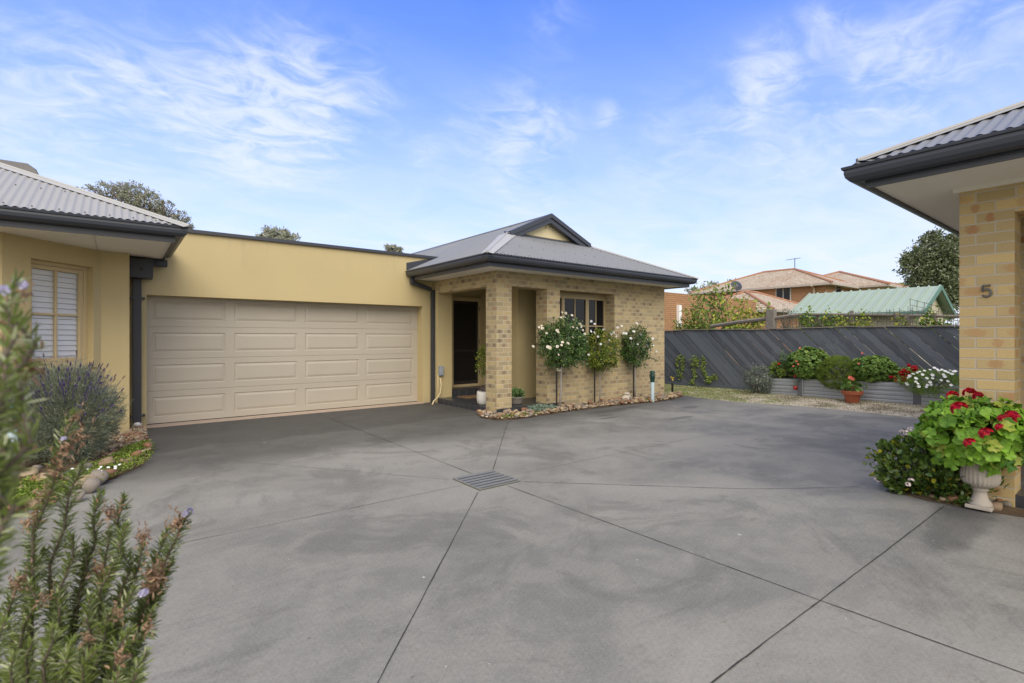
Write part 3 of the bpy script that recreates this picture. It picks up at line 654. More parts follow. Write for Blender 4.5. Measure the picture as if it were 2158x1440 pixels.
# rain head and downpipes
t = thing('downpipe', 'square charcoal downpipe under a box rainhead left of the garage door', 'downpipe', (.25, 9.9, 0), 'downpipes on the garage wall')
MB().box(.192, .305, 9.85, 9.95, .10, 2.37).build('pipe', mPipe, t, bevel=.008)
MB().box(.150, .446, 9.66, 9.96, 2.372, 2.66).build('rainhead', mPipe, t, bevel=.004)
MB().box(.447, .64, 9.80, 9.95, 2.585, 2.69).build('outlet', mPipe, t, bevel=.004)
MB().lathe([(.02, -.02), (.022, .0), (.001, .0)], (0, 0, 0), 12)
mb = MB(); mb.tube([(.298, 9.659, 2.50), (.298, 9.645, 2.50)], .02, 12); mb.build('overflow_hole', mDark, t)
for z in (.2, 2.05): mb = MB(); mb.box(.165, .335, 9.845, 9.849, z, z + .03); mb.tube([(.158, 9.86, z + .015), (.158, 10.0, z + .015)], .016, 8); mb.tube([(.34, 9.86, z + .015), (.34, 10.0, z + .015)], .016, 8); mb.build('bracket', mPipe, t)
MB().lathe([(.045, -.02), (.045, .04), (.058, .05), (.062, .11), (.052, .118)], (.249, 9.9, 0), 18).build('collar', mPVC, t, smooth=True)
t = thing('downpipe', 'charcoal downpipe bending down beside the cream-doored entry', 'downpipe', (5.53, 9.93, 0), 'downpipes on the garage wall')
mb = MB(); mb.box(5.49, 5.567, 9.89, 9.97, .01, 2.50); mb.obox((5.0, 9.89, 2.60), (.49, 0, -.135), (0, .08, 0), (0, 0, .085)); mb.box(4.985, 5.065, 9.885, 9.975, 2.60, 2.745); mb.build('pipe', mPipe, t, bevel=.006)
for z in (.25, 2.1): MB().box(5.485, 5.60, 9.885, 9.889, z, z + .03).build('bracket', mPipe, t)

# ================================================================== BRICK HOUSE
bh = thing('brick_house', 'tan brick house with porch pillar and hipped grey roof with gablet', 'house', (8.2, 8.5, 0))
X0, X1, Y0, Y1 = 5.571, 10.766, 7.602, 7.943
mb = MB()
mb.panel((0, Y0, 0), (1, 0, 0), (0, 1, 0), Y1 - Y0, [X0, 5.932, 6.838, 7.192, 8.888, X1], [-.06, .113, 1.04, 2.426, 2.70],
         lambda u, z: (5.932 < u < 6.838 and z < 2.426) or (7.192 < u < 8.888 and 1.04 < z < 2.426))
mb.box(X0, X0 + .24, Y1, 9.798, 2.42, 2.70)
mb.box(X1 - .24, X1, Y1, 16, -.06, 2.70)
mb.build('brick_wall', mBrick, bh)
mb = MB(); mb.box(X0, 5.94, 9.80, 10.55, -.05, 2.70); mb.box(5.94, 7.6, 10.46, 10.58, 0, 2.70); mb.box(6.86, 7.6, 8.58, 9.3, .112, 2.70); mb.box(7.3, 7.6, 9.3, 10.46, .112, 2.70); mb.build('rendered_wall', mRender, bh)
mb = MB(); mb.box(X0 + .004, 7.3, Y0 - .01, 10.46, -.05, .11); mb.box(5.94, 7.3, 9.86, 10.46, .11, .252); mb.build('step', mTile, bh)
mb = MB(); mb.box(5.052, 11.03, 7.102, 9.99, 2.701, 2.712); mb.box(5.58, 11.03, 9.99, 14, 2.701, 2.712); mb.build('soffit', mSoffit, bh)
fb = [(5.03, 9.99), (5.03, 7.08), (11.05, 7.08), (11.05, 16)]
sweep([(0, 2.86), (0, 2.675), (-.02, 2.675), (-.02, 2.86)], fb, mTrim, 'fascia', bh, side=1)
sweep(gutter_prof(2.88), fb, mTrim, 'gutter', bh, side=1)
OX, OY, RX = 4.885, 6.935, 11.19; rise = 1.875; RZ = 7.9; rv = RZ - OX; tR = (tan * rv) / (RX - RZ); gx = RX - (tan * rise) / tR
mb = MB(); YG = OY + rise
# front slope
roofplane(mb, (OX, OY), (1, 0), (0, 1), tan, .05, RX - OX - .05, lambda u: min(u, rise, (RX - OX - u) * rise / (RX - gx)), lambda u: .04)
# left slope, right slope
yo = YG - .16
roofplane(mb, (OX, OY), (0, 1), (1, 0), tan, .05, 3.05, lambda u: (u if OY + u < yo else rv), lambda u: .04)
roofplane(mb, (OX, OY), (0, 1), (1, 0), tan, 3.16, 9.1, lambda u: rv, lambda u: .72)
roofplane(mb, (RX, OY), (0, 1), (-1, 0), tR, .05, 9.1, lambda u: (u * (RX - gx) / rise if OY + u < yo else RX - RZ), lambda u: .04)
mb.build('roof', mRoofB, bh)
zap = 2.87 + tan * rv; zg = 2.87 + tan * rise
mb = MB(); hipcap(mb, (OX, OY, 2.875), (OX + rise, YG, zg), (1, 0, 0), (0, 1, 0), .2, .012); mb.build('hip_flashing', mFlash, bh); mb = MB(); hipcap(mb, (RX, OY, 2.875), (gx, YG, zg), (-1, 0, 0), (0, 1, 0), .15, .012)
mb.build('hip_flashing', mFlash, bh)
mb = MB(); hipcap(mb, (RZ, yo, zap), (RZ, 16, zap), (-1, 0, -tan), (1, 0, -tR), .13, .012); mb.build('ridge_cap', mRoofB, bh)
# gablet
mb = MB(); mb.prism([(OX + rise - .05, YG + .0, zg - .02), (gx + .05, YG + .0, zg - .02), (RZ, YG + .0, zap - .02)], (0, .04, 0)); mb.build('gable_panel', mGable, bh)
MB().box(RZ - .022, RZ + .022, YG - .03, YG + .0 - .002, zg + .25, zap - .2).build('gable_post', mGable, bh)
for k, (yy, th, dn, nm) in enumerate(((yo - .035, .03, .10, 'barge_board'), (yo - .004, .12, .215, 'barge_board'))):
    mb = MB(); e = .10
    xl = OX + rise - .02 - (.04 if k == 0 else 0); xr = gx + .02 + (.04 if k == 0 else 0); zl = zap - tan * (RZ - xl) ; zrr = zap - tR * (xr - RZ)
    mb.prism([(xl, yy, zl + .035), (RZ, yy, zap + .035), (RZ, yy, zap + .035 - dn), (xl + dn / tan * .0, yy, zl + .035 - dn)], (0, th, 0))
    mb.prism([(RZ, yy, zap + .035), (xr, yy, zrr + .035), (xr, yy, zrr + .035 - dn), (RZ, yy, zap + .035 - dn)], (0, th, 0)); mb.build(nm, mTrim, bh)
MB().obox((OX + rise - .1, YG - .09, zg - .045), (gx - OX - rise + .2, 0, 0), (0, .085, .04), (0, 0, .035)).build('apron_flashing', mTrim, bh)
screws(bh, (OX, OY), (1, 0), (0, 1), tan, [.4 + .304 * k for k in range(18)], (.1, .75, 1.4), lim=lambda u, v: v < u - .2 and v < (RX - OX - u) * .85 - .15)
# window
wf = bpy.data.objects.new('window', None); COL.objects.link(wf); wf.parent = bh
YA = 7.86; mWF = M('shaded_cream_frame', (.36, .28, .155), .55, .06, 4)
mb = MB(); zs0, zs1 = 1.045, 2.42
mb.box(7.196, 8.884, YA, YA + .07, zs1 - .13, zs1); mb.box(7.196, 8.884, YA, YA + .07, zs0, zs0 + .06)
for a, b in ((7.196, 7.25), (7.50, 7.58), (8.24, 8.33), (8.83, 8.884)): mb.box(a, b, YA + .002, YA + .07, zs0 + .06, zs1 - .13)
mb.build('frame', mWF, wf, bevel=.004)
mb = MB()
for a, b in ((7.25, 7.50), (7.58, 8.24), (8.33, 8.83)):
    for xx in ([.5 * (a + b)] if b - a > .3 else []): mb.box(xx - .012, xx + .012, YA + .02, YA + .045, zs0 + .06, zs1 - .13)
    mb.box(a, b, YA + .022, YA + .043, 1.69, 1.715)
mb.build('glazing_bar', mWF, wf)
for a, b in ((7.25, 7.50), (7.58, 8.24), (8.33, 8.83)): mb = MB(); mb.add([(a, YA + .035, zs0 + .06), (b, YA + .035, zs0 + .06), (b, YA + .035, zs1 - .13), (a, YA + .035, zs1 - .13)], [(0, 1, 2, 3)]); mb.build('pane', mBlackG, wf)
MB().box(7.196, 8.884, YA + .075, YA + .095, zs0, zs1).build('backing', mDark, wf)
MB().obox((7.196, 7.56, 1.03), (1.688, 0, 0), (0, .3, .03), (0, 0, .02)).build('sill', mBrick, wf)
# front door
dr = bpy.data.objects.new('front_door', None); COL.objects.link(dr); dr.parent = bh
mb = MB(); mb.box(6.24, 6.325, 10.36, 10.457, .254, 2.42); mb.box(7.055, 7.14, 10.36, 10.457, .254, 2.42); mb.box(6.325, 7.055, 10.36, 10.457, 2.33, 2.42); mb.box(6.325, 7.055, 10.34, 10.457, .254, .315); mb.box(7.14, 7.298, 10.40, 10.457, .254, 2.5); mb.build('frame', mCream, dr, bevel=.004)
MB().box(6.325, 7.055, 10.415, 10.44, .315, 2.33).build('screen', mDark, dr)
mb = MB()
for a in ((6.327, 6.375, .317, 2.328), (7.005, 7.053, .317, 2.328), (6.375, 7.005, .317, .40), (6.375, 7.005, 2.27, 2.328), (6.375, 7.005, 1.1, 1.15), (6.375, 7.005, .9, .91)): mb.box(a[0], a[1], 10.405, 10.414, a[2], a[3])
mb.build('screen_frame', M('screen_frame', (.032, .028, .025), .45), dr)
mb = MB(); mb.tube([(6.35, 10.40, 1.27), (6.35, 10.36, 1.27), (6.42, 10.36, 1.27)], .009, 8); mb.build('handle', mDark, dr)
for z in (.55, 1.3, 2.1): MB().box(7.06, 7.075, 10.35, 10.359, z, z + .1).build('hinge', mPost, dr)
t = MB().box(6.22, 6.75, 9.3, 9.72, .112, .125).build('doormat', mMat); tagit(t, 'brown coir doormat on the dark porch tiles before the front door', 'doormat')
t.location = (-.2, 0, 0)
# meter box and hose
t = thing('junction_box', 'small grey electrical box fixed to the ochre wall beside the entry', 'electrical box', (5.62, 9.78, .7))
MB().box(5.585, 5.69, 9.72, 9.798, .60, .82).build('case', mMeter, t, bevel=.018)
MB().box(5.60, 5.675, 9.712, 9.719, .63, .79).build('lid', M('meter_lid', (.32, .35, .39), .4), t, bevel=.003)
mb = MB(); hp = [onY(928, 797, 9.75), onY(930, 812, 9.72), onY(928, 828, 9.72), onY(922, 838, 9.7), onY(914, 846, 9.66), onY(911, 853, 9.62)]; mb.tube(hp, .017, 8)
o = mb.build('cable_conduit', mHose, None, smooth=True); tagit(o, 'curved cream conduit running from the grey box down to the ground', 'conduit')
mb = MB(); mb.tube([(5.585, 9.80, .62), (5.585, 9.80, .05)], .011, 8); o = mb.build('tap_pipe', mHose, None, smooth=True); tagit(o, 'thin straight cream pipe against the wall corner behind the curved conduit', 'pipe')

# ================================================================== RIGHT HOUSE
rh_ = thing('yellow_brick_house', 'yellow brick house corner with deep charcoal eaves at the right', 'house', (6, 0, 0))
mb = MB(); mb.panel((5.632, 1.044, 0), (0, -1, 0), (1, 0, 0), .29, [0, .335, 2.6, 5], [-.06, 2.452, 2.70], lambda u, z: .335 < u < 2.6 and z < 2.452)
mb.box(7.2, 12, .97, 1.044, -.06, 2.70); mb.box(7.2, 7.3, -4, .97, 0, 2.70); mb.box(5.922, 7.2, 1.0, 1.044, 2.452, 2.70)
mb.build('brick_wall', mBrick5, rh_)
MB().box(5.66, 7.2, -3.5, .98, -.05, .19).build('porch_floor', mTile, rh_)
fr_ = [(12, 1.497), (4.906, 1.497), (4.906, -4)]
sweep([(0, 2.86), (0, 2.69), (-.02, 2.69), (-.02, 2.86)], fr_, mTrim, 'fascia', rh_, side=1)
pr5 = [(.001, 2.77 - .008 * k, ) for k in range(1)]
mb = MB(); pass
sweep([(.004, 2.705), (.004, 2.71)] + [p for k in range(6) for p in ((.0042, 2.714 + k * .010), (.0075, 2.718 + k * .010), (.0075, 2.720 + k * .010), (.0042, 2.722 + k * .010))] + [(.002, 2.78), (.001, 2.705)], fr_, mTrim, 'fascia_ribs', rh_, side=1)
sweep(gutter_prof(2.868), fr_, mTrim, 'gutter', rh_, side=1)
MB().box(4.928, 12, -4, 1.475, 2.7115, 2.722).build('soffit', mSoffit, rh_)
MB().box(5.60, 5.631, -4, 1.08, 2.675, 2.711).build('cornice_bead', mSoffit, rh_)
RO = (4.765, 1.638)
mb = MB(); roofplane(mb, RO, (0, -1), (1, 0), tan, .05, 6, lambda u: min(u, 4.0), lambda u: .04, z0=2.862); roofplane(mb, RO, (1, 0), (0, -1), tan, .05, 7, lambda u: min(u, 4.0), lambda u: .04, z0=2.862); mb.build('roof', mRoofB, rh_)
mb = MB(); hipcap(mb, (RO[0] + .09, RO[1] - .09, 2.868 + .09 * tan), (RO[0] + 4, RO[1] - 4, 2.868 + 4 * tan), (0, -1, 0), (1, 0, 0), .17); mb.build('hip_flashing', mRoof, rh_)
# house number
c5 = onX(2078.5, 614, 5.632); s5 = .046; mb = MB(); pts = [(.72, 1), (-.5, 1), (-.62, .12)]
arc = [(.12 + .74 * math.cos(a), -.32 + .66 * math.sin(a)) for a in np.linspace(R(148), R(-150), 16)]
P5 = [Vector((5.622, c5.y - x * s5 * .8, c5.z + y * s5)) for x, y in pts + arc]
mb.tube(P5, .0085, 8); o = mb.build('house_number', mNum, None, smooth=True); tagit(o, 'dull metal house number 5 fixed to the yellow brick pillar', 'house number')

# ================================================================== FENCE
mFence = bpy.data.materials.new('charcoal_timber'); g = G(mFence); rnd = g.g('Random Per Island'); sp = g.sep(g.pos())
al = g.comb(g.m('MULTIPLY', g.m('SUBTRACT', sp[1], sp[2]), 12.0), g.m('MULTIPLY', g.m('ADD', sp[1], sp[2]), 1.3), g.m('MULTIPLY', rnd, 40.0))
gr1 = g.noise(1.5, 6, .65, vec=al)
cc = g.mix(rnd, (.056, .064, .080), (.112, .126, .152)); cc = g.mix(g.m('MULTIPLY', g.ramp(gr1, .45, .75), .55), cc, (.13, .135, .155))
wz = g.m('MULTIPLY', g.ramp(g.noise(.9, 4, .6), .52, .66), g.ramp(g.noise(3.0, 6, .7, vec=al), .5, .68))
cc = g.mix(g.m('MULTIPLY', wz, .6), cc, (.26, .28, .33)); cc = g.mix(g.m('MULTIPLY', g.ramp(g.noise(2.3, 5, .7), .6, .72), .3), cc, (.06, .048, .04))
g.col(cc); g.p.inputs['Roughness'].default_value = .75; g.bump(gr1, .4, .004)
t = thing('paling_fence', 'charcoal painted fence of diagonal boards with a weathered top rail', 'fence', (13.4, 5, 0))
def ftop(y): return 1.655 + .007 * math.sin(y * 7.3) + .005 * math.sin(y * 17.1 + 1) + .012 * math.sin(y * 1.7) + .035 * min(max((8 - y) / 6, -.6), 1)
mb = MB(); y = 14.5
while y > -3.5:
    ws = random.uniform(.190, .203); gap = random.uniform(.008, .013) if y < 7.4 and random.random() < .8 else random.uniform(.005, .009); xo = random.uniform(0, .012); yb = y - 1.66; wdd = ws - gap
    tz = ftop(y); k = len(mb.v)
    mb.prism([(13.4 + xo, y, tz), (13.4 + xo, y - wdd, tz), (13.4 + xo + .004, yb - wdd, .0), (13.4 + xo, yb, .0)], (.018, 0, 0)); y -= ws
mb.build('boards', mFence, t, bevel=.003)
MB().box(13.425, 13.43, 7.5, 14, .02, 1.6).build('backing', mDark, t)  # added dark sheet standing in for shade between the boards
mb = MB(); ys = np.linspace(14, -3, 60)
for a, b in zip(ys, ys[1:]): mb.prism([(13.37, a, ftop(a)), (13.37, b, ftop(b)), (13.46, b, ftop(b)), (13.46, a, ftop(a))], (0, 0, .025))
mb.build('top_rail', mOldWood, t)
mb = MB(); 
for z in (.35, 1.3): mb.box(13.44, 13.48, -3, 14, z, z + .08)
for y in (-2, .4, 10.4, 12.8): mb.box(13.43, 13.53, y - .05, y + .05, 0, 1.6)
mb.build('rail', mOldWood, t)
MB().box(13.375, 13.397, 3.2, 14, -.02, .11).build('plinth_board', mFence, t)

# ================================================================== BEYOND THE FENCE
# orange brick garden building wall
t = MB().box(15.5, 26.6, 13.1, 13.35, 0, 3.40).build('boundary_wall', mBrickO); tagit(t, 'tall orange brick wall behind the fence beside the tan house', 'wall')
bp = onY(1432, 660, 13.0); MB_ = MB().box(bp.x - .09, bp.x + .09, 12.95, 13.09, 1.9, bp.z + .35); o = MB_.build('white_marker', mWhite); tagit(o, 'narrow white board fixed to the orange brick wall', 'board')
# green shed
sh = thing('garden_shed', 'cream garden shed with a pale green ribbed metal roof', 'shed', (18.1, 5.4, 0))
mb = MB(); mb.box(16.8, 19.4, 3.95, 6.95, 0, 2.12); mb.prism([(16.8, 3.95, 2.12), (19.4, 3.95, 2.12), (18.1, 3.95, 2.78)], (0, 3.0, 0)); mb.build('wall', mShedW, sh)
mb = MB(); sA = Vector((16.5, 3.75, 2.13)); sR = Vector((18.1, 3.75, 2.87))
for (a, b) in ((sA, sR), (Vector((19.7, 3.75, 2.13)), sR)):
    mb.prism([a, b, b + Vector((0, 3.4, 0)), a + Vector((0, 3.4, 0))], (0, 0, .02))
    k = 0
    for k in range(15): o_ = Vector((0, .0 + k * .24, .02)); mb.obox(a + o_, b - a, (0, .035, 0), (0, 0, .035))
mb.build('roof', mShed, sh)
mb = MB(); mb.obox(sA + Vector((-.01, -.03, -.09)), (sR - sA), (0, .03, 0), (0, 0, .13)); mb.obox(Vector((19.7, 3.72, 2.04)), (sR - Vector((19.7, 3.75, 2.13))), (0, .03, 0), (0, 0, .13)); mb.box(16.44, 16.5, 3.75, 7.15, 2.05, 2.13); mb.build('trim', mShedG, sh)
# tiled houses
def hipbox(mbw, mbr, mbf, x0, x1, y0, y1, zb, ze, ov, tn, ridge='y', mbc=None):
    mbw.box(x0, x1, y0, y1, zb, ze); a0, a1, b0, b1 = x0 - ov, x1 + ov, y0 - ov, y1 + ov
    mbf.box(a0, a1, b0, b1, ze - .12, ze + .02)
    if ridge == 'y': h = (a1 - a0) / 2; r0 = Vector(((a0 + a1) / 2, b0 + h, ze + .02 + h * tn)); r1 = Vector(((a0 + a1) / 2, b1 - h, ze + .02 + h * tn))
    else: h = (b1 - b0) / 2; r0 = Vector((a0 + h, (b0 + b1) / 2, ze + .02 + h * tn)); r1 = Vector((a1 - h, (b0 + b1) / 2, ze + .02 + h * tn))
    c = [Vector((a0, b0, ze + .02)), Vector((a1, b0, ze + .02)), Vector((a1, b1, ze + .02)), Vector((a0, b1, ze + .02))]
    if ridge == 'y': fs = [(0, 1, 4), (1, 2, 5, 4), (2, 3, 5), (3, 0, 4, 5)]
    else: fs = [(0, 1, 5, 4), (1, 2, 5), (2, 3, 4, 5), (3, 0, 4)]
    mbr.add(c + [r0, r1], fs)
    if mbc is not None:
        mbc.tube([r0, r1], .11, 6)
        for q, e in (((0, r0), (1, r0), (2, r1), (3, r1)) if ridge == 'y' else ((0, r0), (3, r0), (1, r1), (2, r1))) and ([(0, r0), (1, r0), (2, r1), (3, r1)] if ridge == 'y' else [(0, r0), (3, r0), (1, r1), (2, r1)]): mbc.tube([c[q], e], .1, 6)
th_ = thing('tiled_house', 'two-storey orange brick house with a weathered terracotta hipped roof', 'house', (42, 17, 0))
mw, mr, mf, mc = MB(), MB(), MB(), MB()
hipbox(mw, mr, mf, 39.0, 46.2, 14.3, 24.0, 0, 5.2, .55, .40, 'y', mc)
mw.build('wall', mBrickO, th_)
hy = [at(1797, 602, 36.5), at(1868, 607, 42)]
mw2 = MB(); hipbox(mw2, mr, mf, 44.0, 53.5, 12.4, 21, 0, 5.25, .5, .36, 'x', mc); mw2.build('wall', M('cream_render', (.50, .42, .28), .9), th_)
mr.build('roof', mTR, th_); mf.build('fascia', M('pale_fascia', (.42, .37, .32), .8), th_); mc.build('ridge_tiles', mRidge, th_)
for (px, py, w_, h_) in ((1651, 620, 1.1, 1.1),):
    p = onX(px, py, 38.97); fm = MB().box(38.93, 38.99, p.y - w_ / 2, p.y + w_ / 2, p.z - h_ / 2, p.z + h_ / 2).build('window', M('white_frame', (.5, .47, .42), .5), th_)
    MB().box(38.9, 38.925, p.y - w_ / 2 + .08, p.y - .04, p.z - h_ / 2 + .08, p.z + h_ / 2 - .08).build('pane', mBlackG, fm); MB().box(38.9, 38.925, p.y + .04, p.y + w_ / 2 - .08, p.z - h_ / 2 + .08, p.z + h_ / 2 - .08).build('pane', mBlackG, fm)
p = onY(1761, 613, 14.27); fm = MB().box(p.x - .1, p.x + .9, 14.23, 14.29, p.z - .5, p.z + .6).build('window', M('white_frame', (.5, .47, .42), .5), th_); MB().box(p.x, p.x + .8, 14.2, 14.225, p.z - .42, p.z + .52).build('pane', mBlackG, fm)
pd = onX(1716, 610, 38.9); mb = MB(); mb.tube([(38.4, pd.y, 5.1), (38.85, pd.y, 4.9), (38.85, pd.y, 0)], .07, 6); mb.build('downpipe', M('pale_pipe', (.45, .38, .28), .7), th_)
# single-storey wings in front
t2 = thing('tiled_house', 'low orange tiled roof in front of the two-storey brick house', 'house', (31, 15, 0))
mw, mr, mf, mc = MB(), MB(), MB(), MB(); hipbox(mw, mr, mf, 29.0, 36.0, 13.6, 19.0, 0, 3.0, .5, .42, 'x', mc); hipbox(mw, mr, mf, 32.0, 39.0, 17.5, 26, 0, 2.9, .5, .40, 'y', mc)
mw.build('wall', mBrickO, t2); mr.build('roof', mTR, t2); mf.build('fascia', M('pale_fascia', (.42, .37, .32), .8), t2); mc.build('ridge_tiles', mRidge, t2)
# antenna and dish
ap_ = at(1675, 572, 40.5)
t = thing('television_antenna', 'thin metal television antenna on the two-storey tiled roof', 'antenna', ap_)
mb = MB(); mb.tube([ap_ - Vector((0, 0, .6)), ap_ + Vector((0, 0, 1.05))], .03, 6); mb.build('mast', mPost, t)
mb = MB(); top = ap_ + Vector((0, 0, 1.0)); dv = Vector((.788, -.616, .15)); mb.tube([top - dv * .65, top + dv * .45], .02, 5)
for k in range(7): c_ = top + dv * (-.6 + k * .15); mb.tube([c_ + Vector((-.15, -.2, -.0)), c_ + Vector((.15, .2, 0))], .012, 4)
mb.build('boom', mPost, t)
for (px, py, tt, r_, lb) in ((1553, 601, 38, .42, 'dark satellite dish at the left end of the tiled roofs'),):
    c_ = at(px, py, tt); t = thing('satellite_dish', lb, 'satellite dish', c_)
    mb = MB(); mb.lathe([(.001, .12), (r_ * .5, .08), (r_, -.04), (r_ * 1.01, -.07), (r_ * .5, .05), (.001, .09)], (0, 0, 0), 20); o = mb.build('dish', mTrim, t, world=False); o.rotation_euler = (R(60), 0, R(-30))
    MB().tube([c_, c_ - Vector((0, 0, 1.2))], .04, 6).build('mast', mPost, t)

# timber rail fence and wire trellis behind the boards
t = thing('rail_fence', 'old grey timber rail sagging down to the left of a thick post behind the fence', 'fence', onX(1625, 690, 14.1))
p = onX(1625, 652, 14.1); MB().box(14.02, 14.2, p.y - .115, p.y + .115, 0, p.z).build('post', mOldWood, t, bevel=.02)
mb = MB()
for a, b, r_ in (((1498, 688, 14.3), (1617, 672, 14.15), .055), ((1632, 671, 14.1), (1700, 663, 14.1), .05), ((1700, 663, 14.1), (2040, 668, 14.2), .035)): mb.tube([onX(*a), (onX(*a) + onX(*b)) / 2 + Vector((0, 0, .015)), onX(*b)], r_, 6)
mb.build('rail', mOldWood, t)
mb = MB()
for px, top in ((1723, 662), (1795, 655), (1890, 658), (1912, 662), (1968, 660)): p = onX(px, top, 14.15); mb.box(14.12, 14.19, p.y - .035, p.y + .035, 0, p.z)
mb.build('stake', mOldWood, t)
t = thing('wire_trellis', 'rusty wire mesh trellis with bare stems above the diagonal fence', 'trellis', (14.05, 4.5, 0))
mb = MB(); yl = onX(1650, 690, 14.02).y; yr = onX(2040, 690, 14.02).y; y = yl
while y > yr:
    hgt = 2.02 + random.uniform(-.06, .07) + (.10 if 3.2 < y < 3.9 else 0); mb.tube([(14.02, y, 1.2), (14.02 + random.uniform(-.02, .02), y + random.uniform(-.02, .02), hgt)], .005, 4); y -= .085
for z in (1.72, 1.80, 1.88, 1.96): mb.tube([(14.02, yl, z), (14.03, (yl + yr) / 2, z + random.uniform(-.02, .02)), (14.02, yr, z)], .0045, 4)
a = onX(1918, 640, 14.3)
for k in range(8): mb.tube([(14.3, a.y - k * .11, 1.5), (14.3, a.y - k * .13, a.z + .12 - k * .05)], .006, 4)
for k in range(5): mb.tube([(14.3, a.y, a.z + .1 - k * .13), (14.3, a.y - .85, a.z - .22 - k * .10)], .006, 4)
mb.build('mesh', mSteel, t)

# ================================================================== BEDS, ROCKS
def rockmesh(name, mat, seed, sub=2):
    import bmesh
    bm = bmesh.new(); bmesh.ops.create_icosphere(bm, subdivisions=sub, radius=1); r_ = random.Random(seed)
    ax = [Vector((r_.gauss(0, 1), r_.gauss(0, 1), r_.gauss(0, 1))).normalized() for _ in range(9)]; cutd = [r_.uniform(.55, .9) for _ in ax]
    sx, sy, sz = r_.uniform(.8, 1.2), r_.uniform(.65, 1), r_.uniform(.5, .75)
    for v in bm.verts:
        c = v.co.copy()
        for a, d in zip(ax, cutd):
            e = c.dot(a) - d
            if e > 0: c -= a * e * .8
        v.co = Vector((c.x * sx, c.y * sy, c.z * sz))
    me = bpy.data.meshes.new(name); bm.to_mesh(me); bm.free(); me.materials.append(mat); me.polygons.foreach_set('use_smooth', [True] * len(me.polygons)); return me
mRocks = [M('rock_brown', (.25, .175, .115), .85, .3, 9, .4, 40, .25), M('rock_tan', (.38, .29, .185), .85, .3, 9, .4, 40, .25), M('rock_grey', (.22, .19, .16), .85, .3, 9, .4, 40, .25), M('rock_rust', (.24, .125, .075), .85, .3, 9, .4, 40, .25)]
rocks = [rockmesh('rock', mRocks[k % 4], k) for k in range(12)]; paler = [rockmesh('pale_rock', mRockP, 50 + k) for k in range(2)]
def rock(x, y, z, s, label, group=None, me=None):
    o = bpy.data.objects.new('rock', me or random.choice(rocks)); COL.objects.link(o); o.location = (x, y, z + s * .3); o.scale = (s, s, s); o.rotation_euler = (random.uniform(-.4, .4), random.uniform(-.4, .4), random.uniform(0, 6.3)); tagit(o, label, 'rock', group); return o
def mound(name, poly, h, mat, seed=0, base=.004, rise=None):
    """low soil bed: outline polygon with its middle raised"""
    import bmesh
    bm = bmesh.new(); vs = [bm.verts.new((x, y, base)) for x, y in poly]; f = bm.faces.new(vs)
    bmesh.ops.triangulate(bm, faces=[f]); bmesh.ops.subdivide_edges(bm, edges=bm.edges[:], cuts=5, use_grid_fill=True)
    P = [Vector((x, y)) for x, y in poly]
    for v in bm.verts:
        q = Vector((v.co.x, v.co.y)); d = 9
        for a, b in zip(P, P[1:] + P[:1]):
            ab = b - a; t_ = max(0, min(1, (q - a).dot(ab) / max(ab.length_squared, 1e-9))); d = min(d, (a + ab * t_ - q).length)
        v.co.z = (rise(v.co.x, v.co.y) if rise else 0) + base + h * min(1, d / .22) ** .7 + .008 * math.sin(v.co.x * 23 + v.co.y * 17) * min(1, d / .1)
    me = bpy.data.meshes.new(name); bm.to_mesh(me); bm.free(); me.materials.append(mat); o = bpy.data.objects.new(name, me); COL.objects.link(o); o['kind'] = 'structure'
    me.polygons.foreach_set('use_smooth', [True] * len(me.polygons)); return o
def inpoly(x, y, P):
    c = False; j = len(P) - 1
    for i in range(len(P)):
        if (P[i][1] > y) != (P[j][1] > y) and x < (P[j][0] - P[i][0]) * (y - P[i][1]) / (P[j][1] - P[i][1]) + P[i][0]: c = not c
        j = i
    return c
# bed beside the left house
bedL = [(.372, 9.98), (.36, 8.5), (.36, 7.75), (.22, 7.05), (-.05, 6.55), (-.33, 6.15), (-.56, 5.88), (-.9, 5.65), (-2.4, 5.0), (-5, 4.6), (-5, 8.46), (-1.08, 8.46), (-.19, 9.4), (.14, 9.42), (.15, 9.98)]
mound('garden_bed_soil', bedL, .05, mSoil)
grpL = 'loose rocks in the left garden bed'
big = [((1200, 985), .13), ((1000, 1000), .1)]
for (px, py, s, lb) in ((258, 911, .105, 'pale pitted stone at the foot of the ochre wall corner'), (225, 978, .09, None), (205, 1010, .10, None), (175, 1020, .11, None), (120, 1005, .1, None), (95, 1010, .09, None), (140, 1015, .08, None), (190, 1026, .09, None), (60, 1000, .09, None), (230, 1000, .07, None), (165, 1045, .08, None), (110, 1055, .07, None), (28, 1072, .06, None), (70, 1060, .06, None)):
    x, y = gr(px, py, .05)
    if lb: rock(x, y + .12, .04, s, lb, None, paler[0])
    else: rock(x, y, .03, s * random.uniform(.8, 1.1), 'flat brown rock among the ground cover beside the driveway edge', 'flat brown rocks along the left driveway edge')
for _ in range(26):
    while True:
        x = random.uniform(-1.2, .35); y = random.uniform(5.7, 7.9)
        if inpoly(x, y, bedL) and (x + .42) ** 2 + (y - 7.75) ** 2 > .2: break
    rock(x, y, .045, random.uniform(.045, .085), 'flat brown rock among the ground cover beside the driveway edge', 'flat brown rocks along the left driveway edge')
cnt = 0
while cnt < 60:
    x = random.uniform(-.2, .34); y = random.uniform(7.75, 9.9)
    if not inpoly(x, y, bedL): continue
    rock(x, y, .045, random.uniform(.022, .055), 'rusty brown river stone between the lavender and the downpipe', 'river stones below the downpipe'); cnt += 1
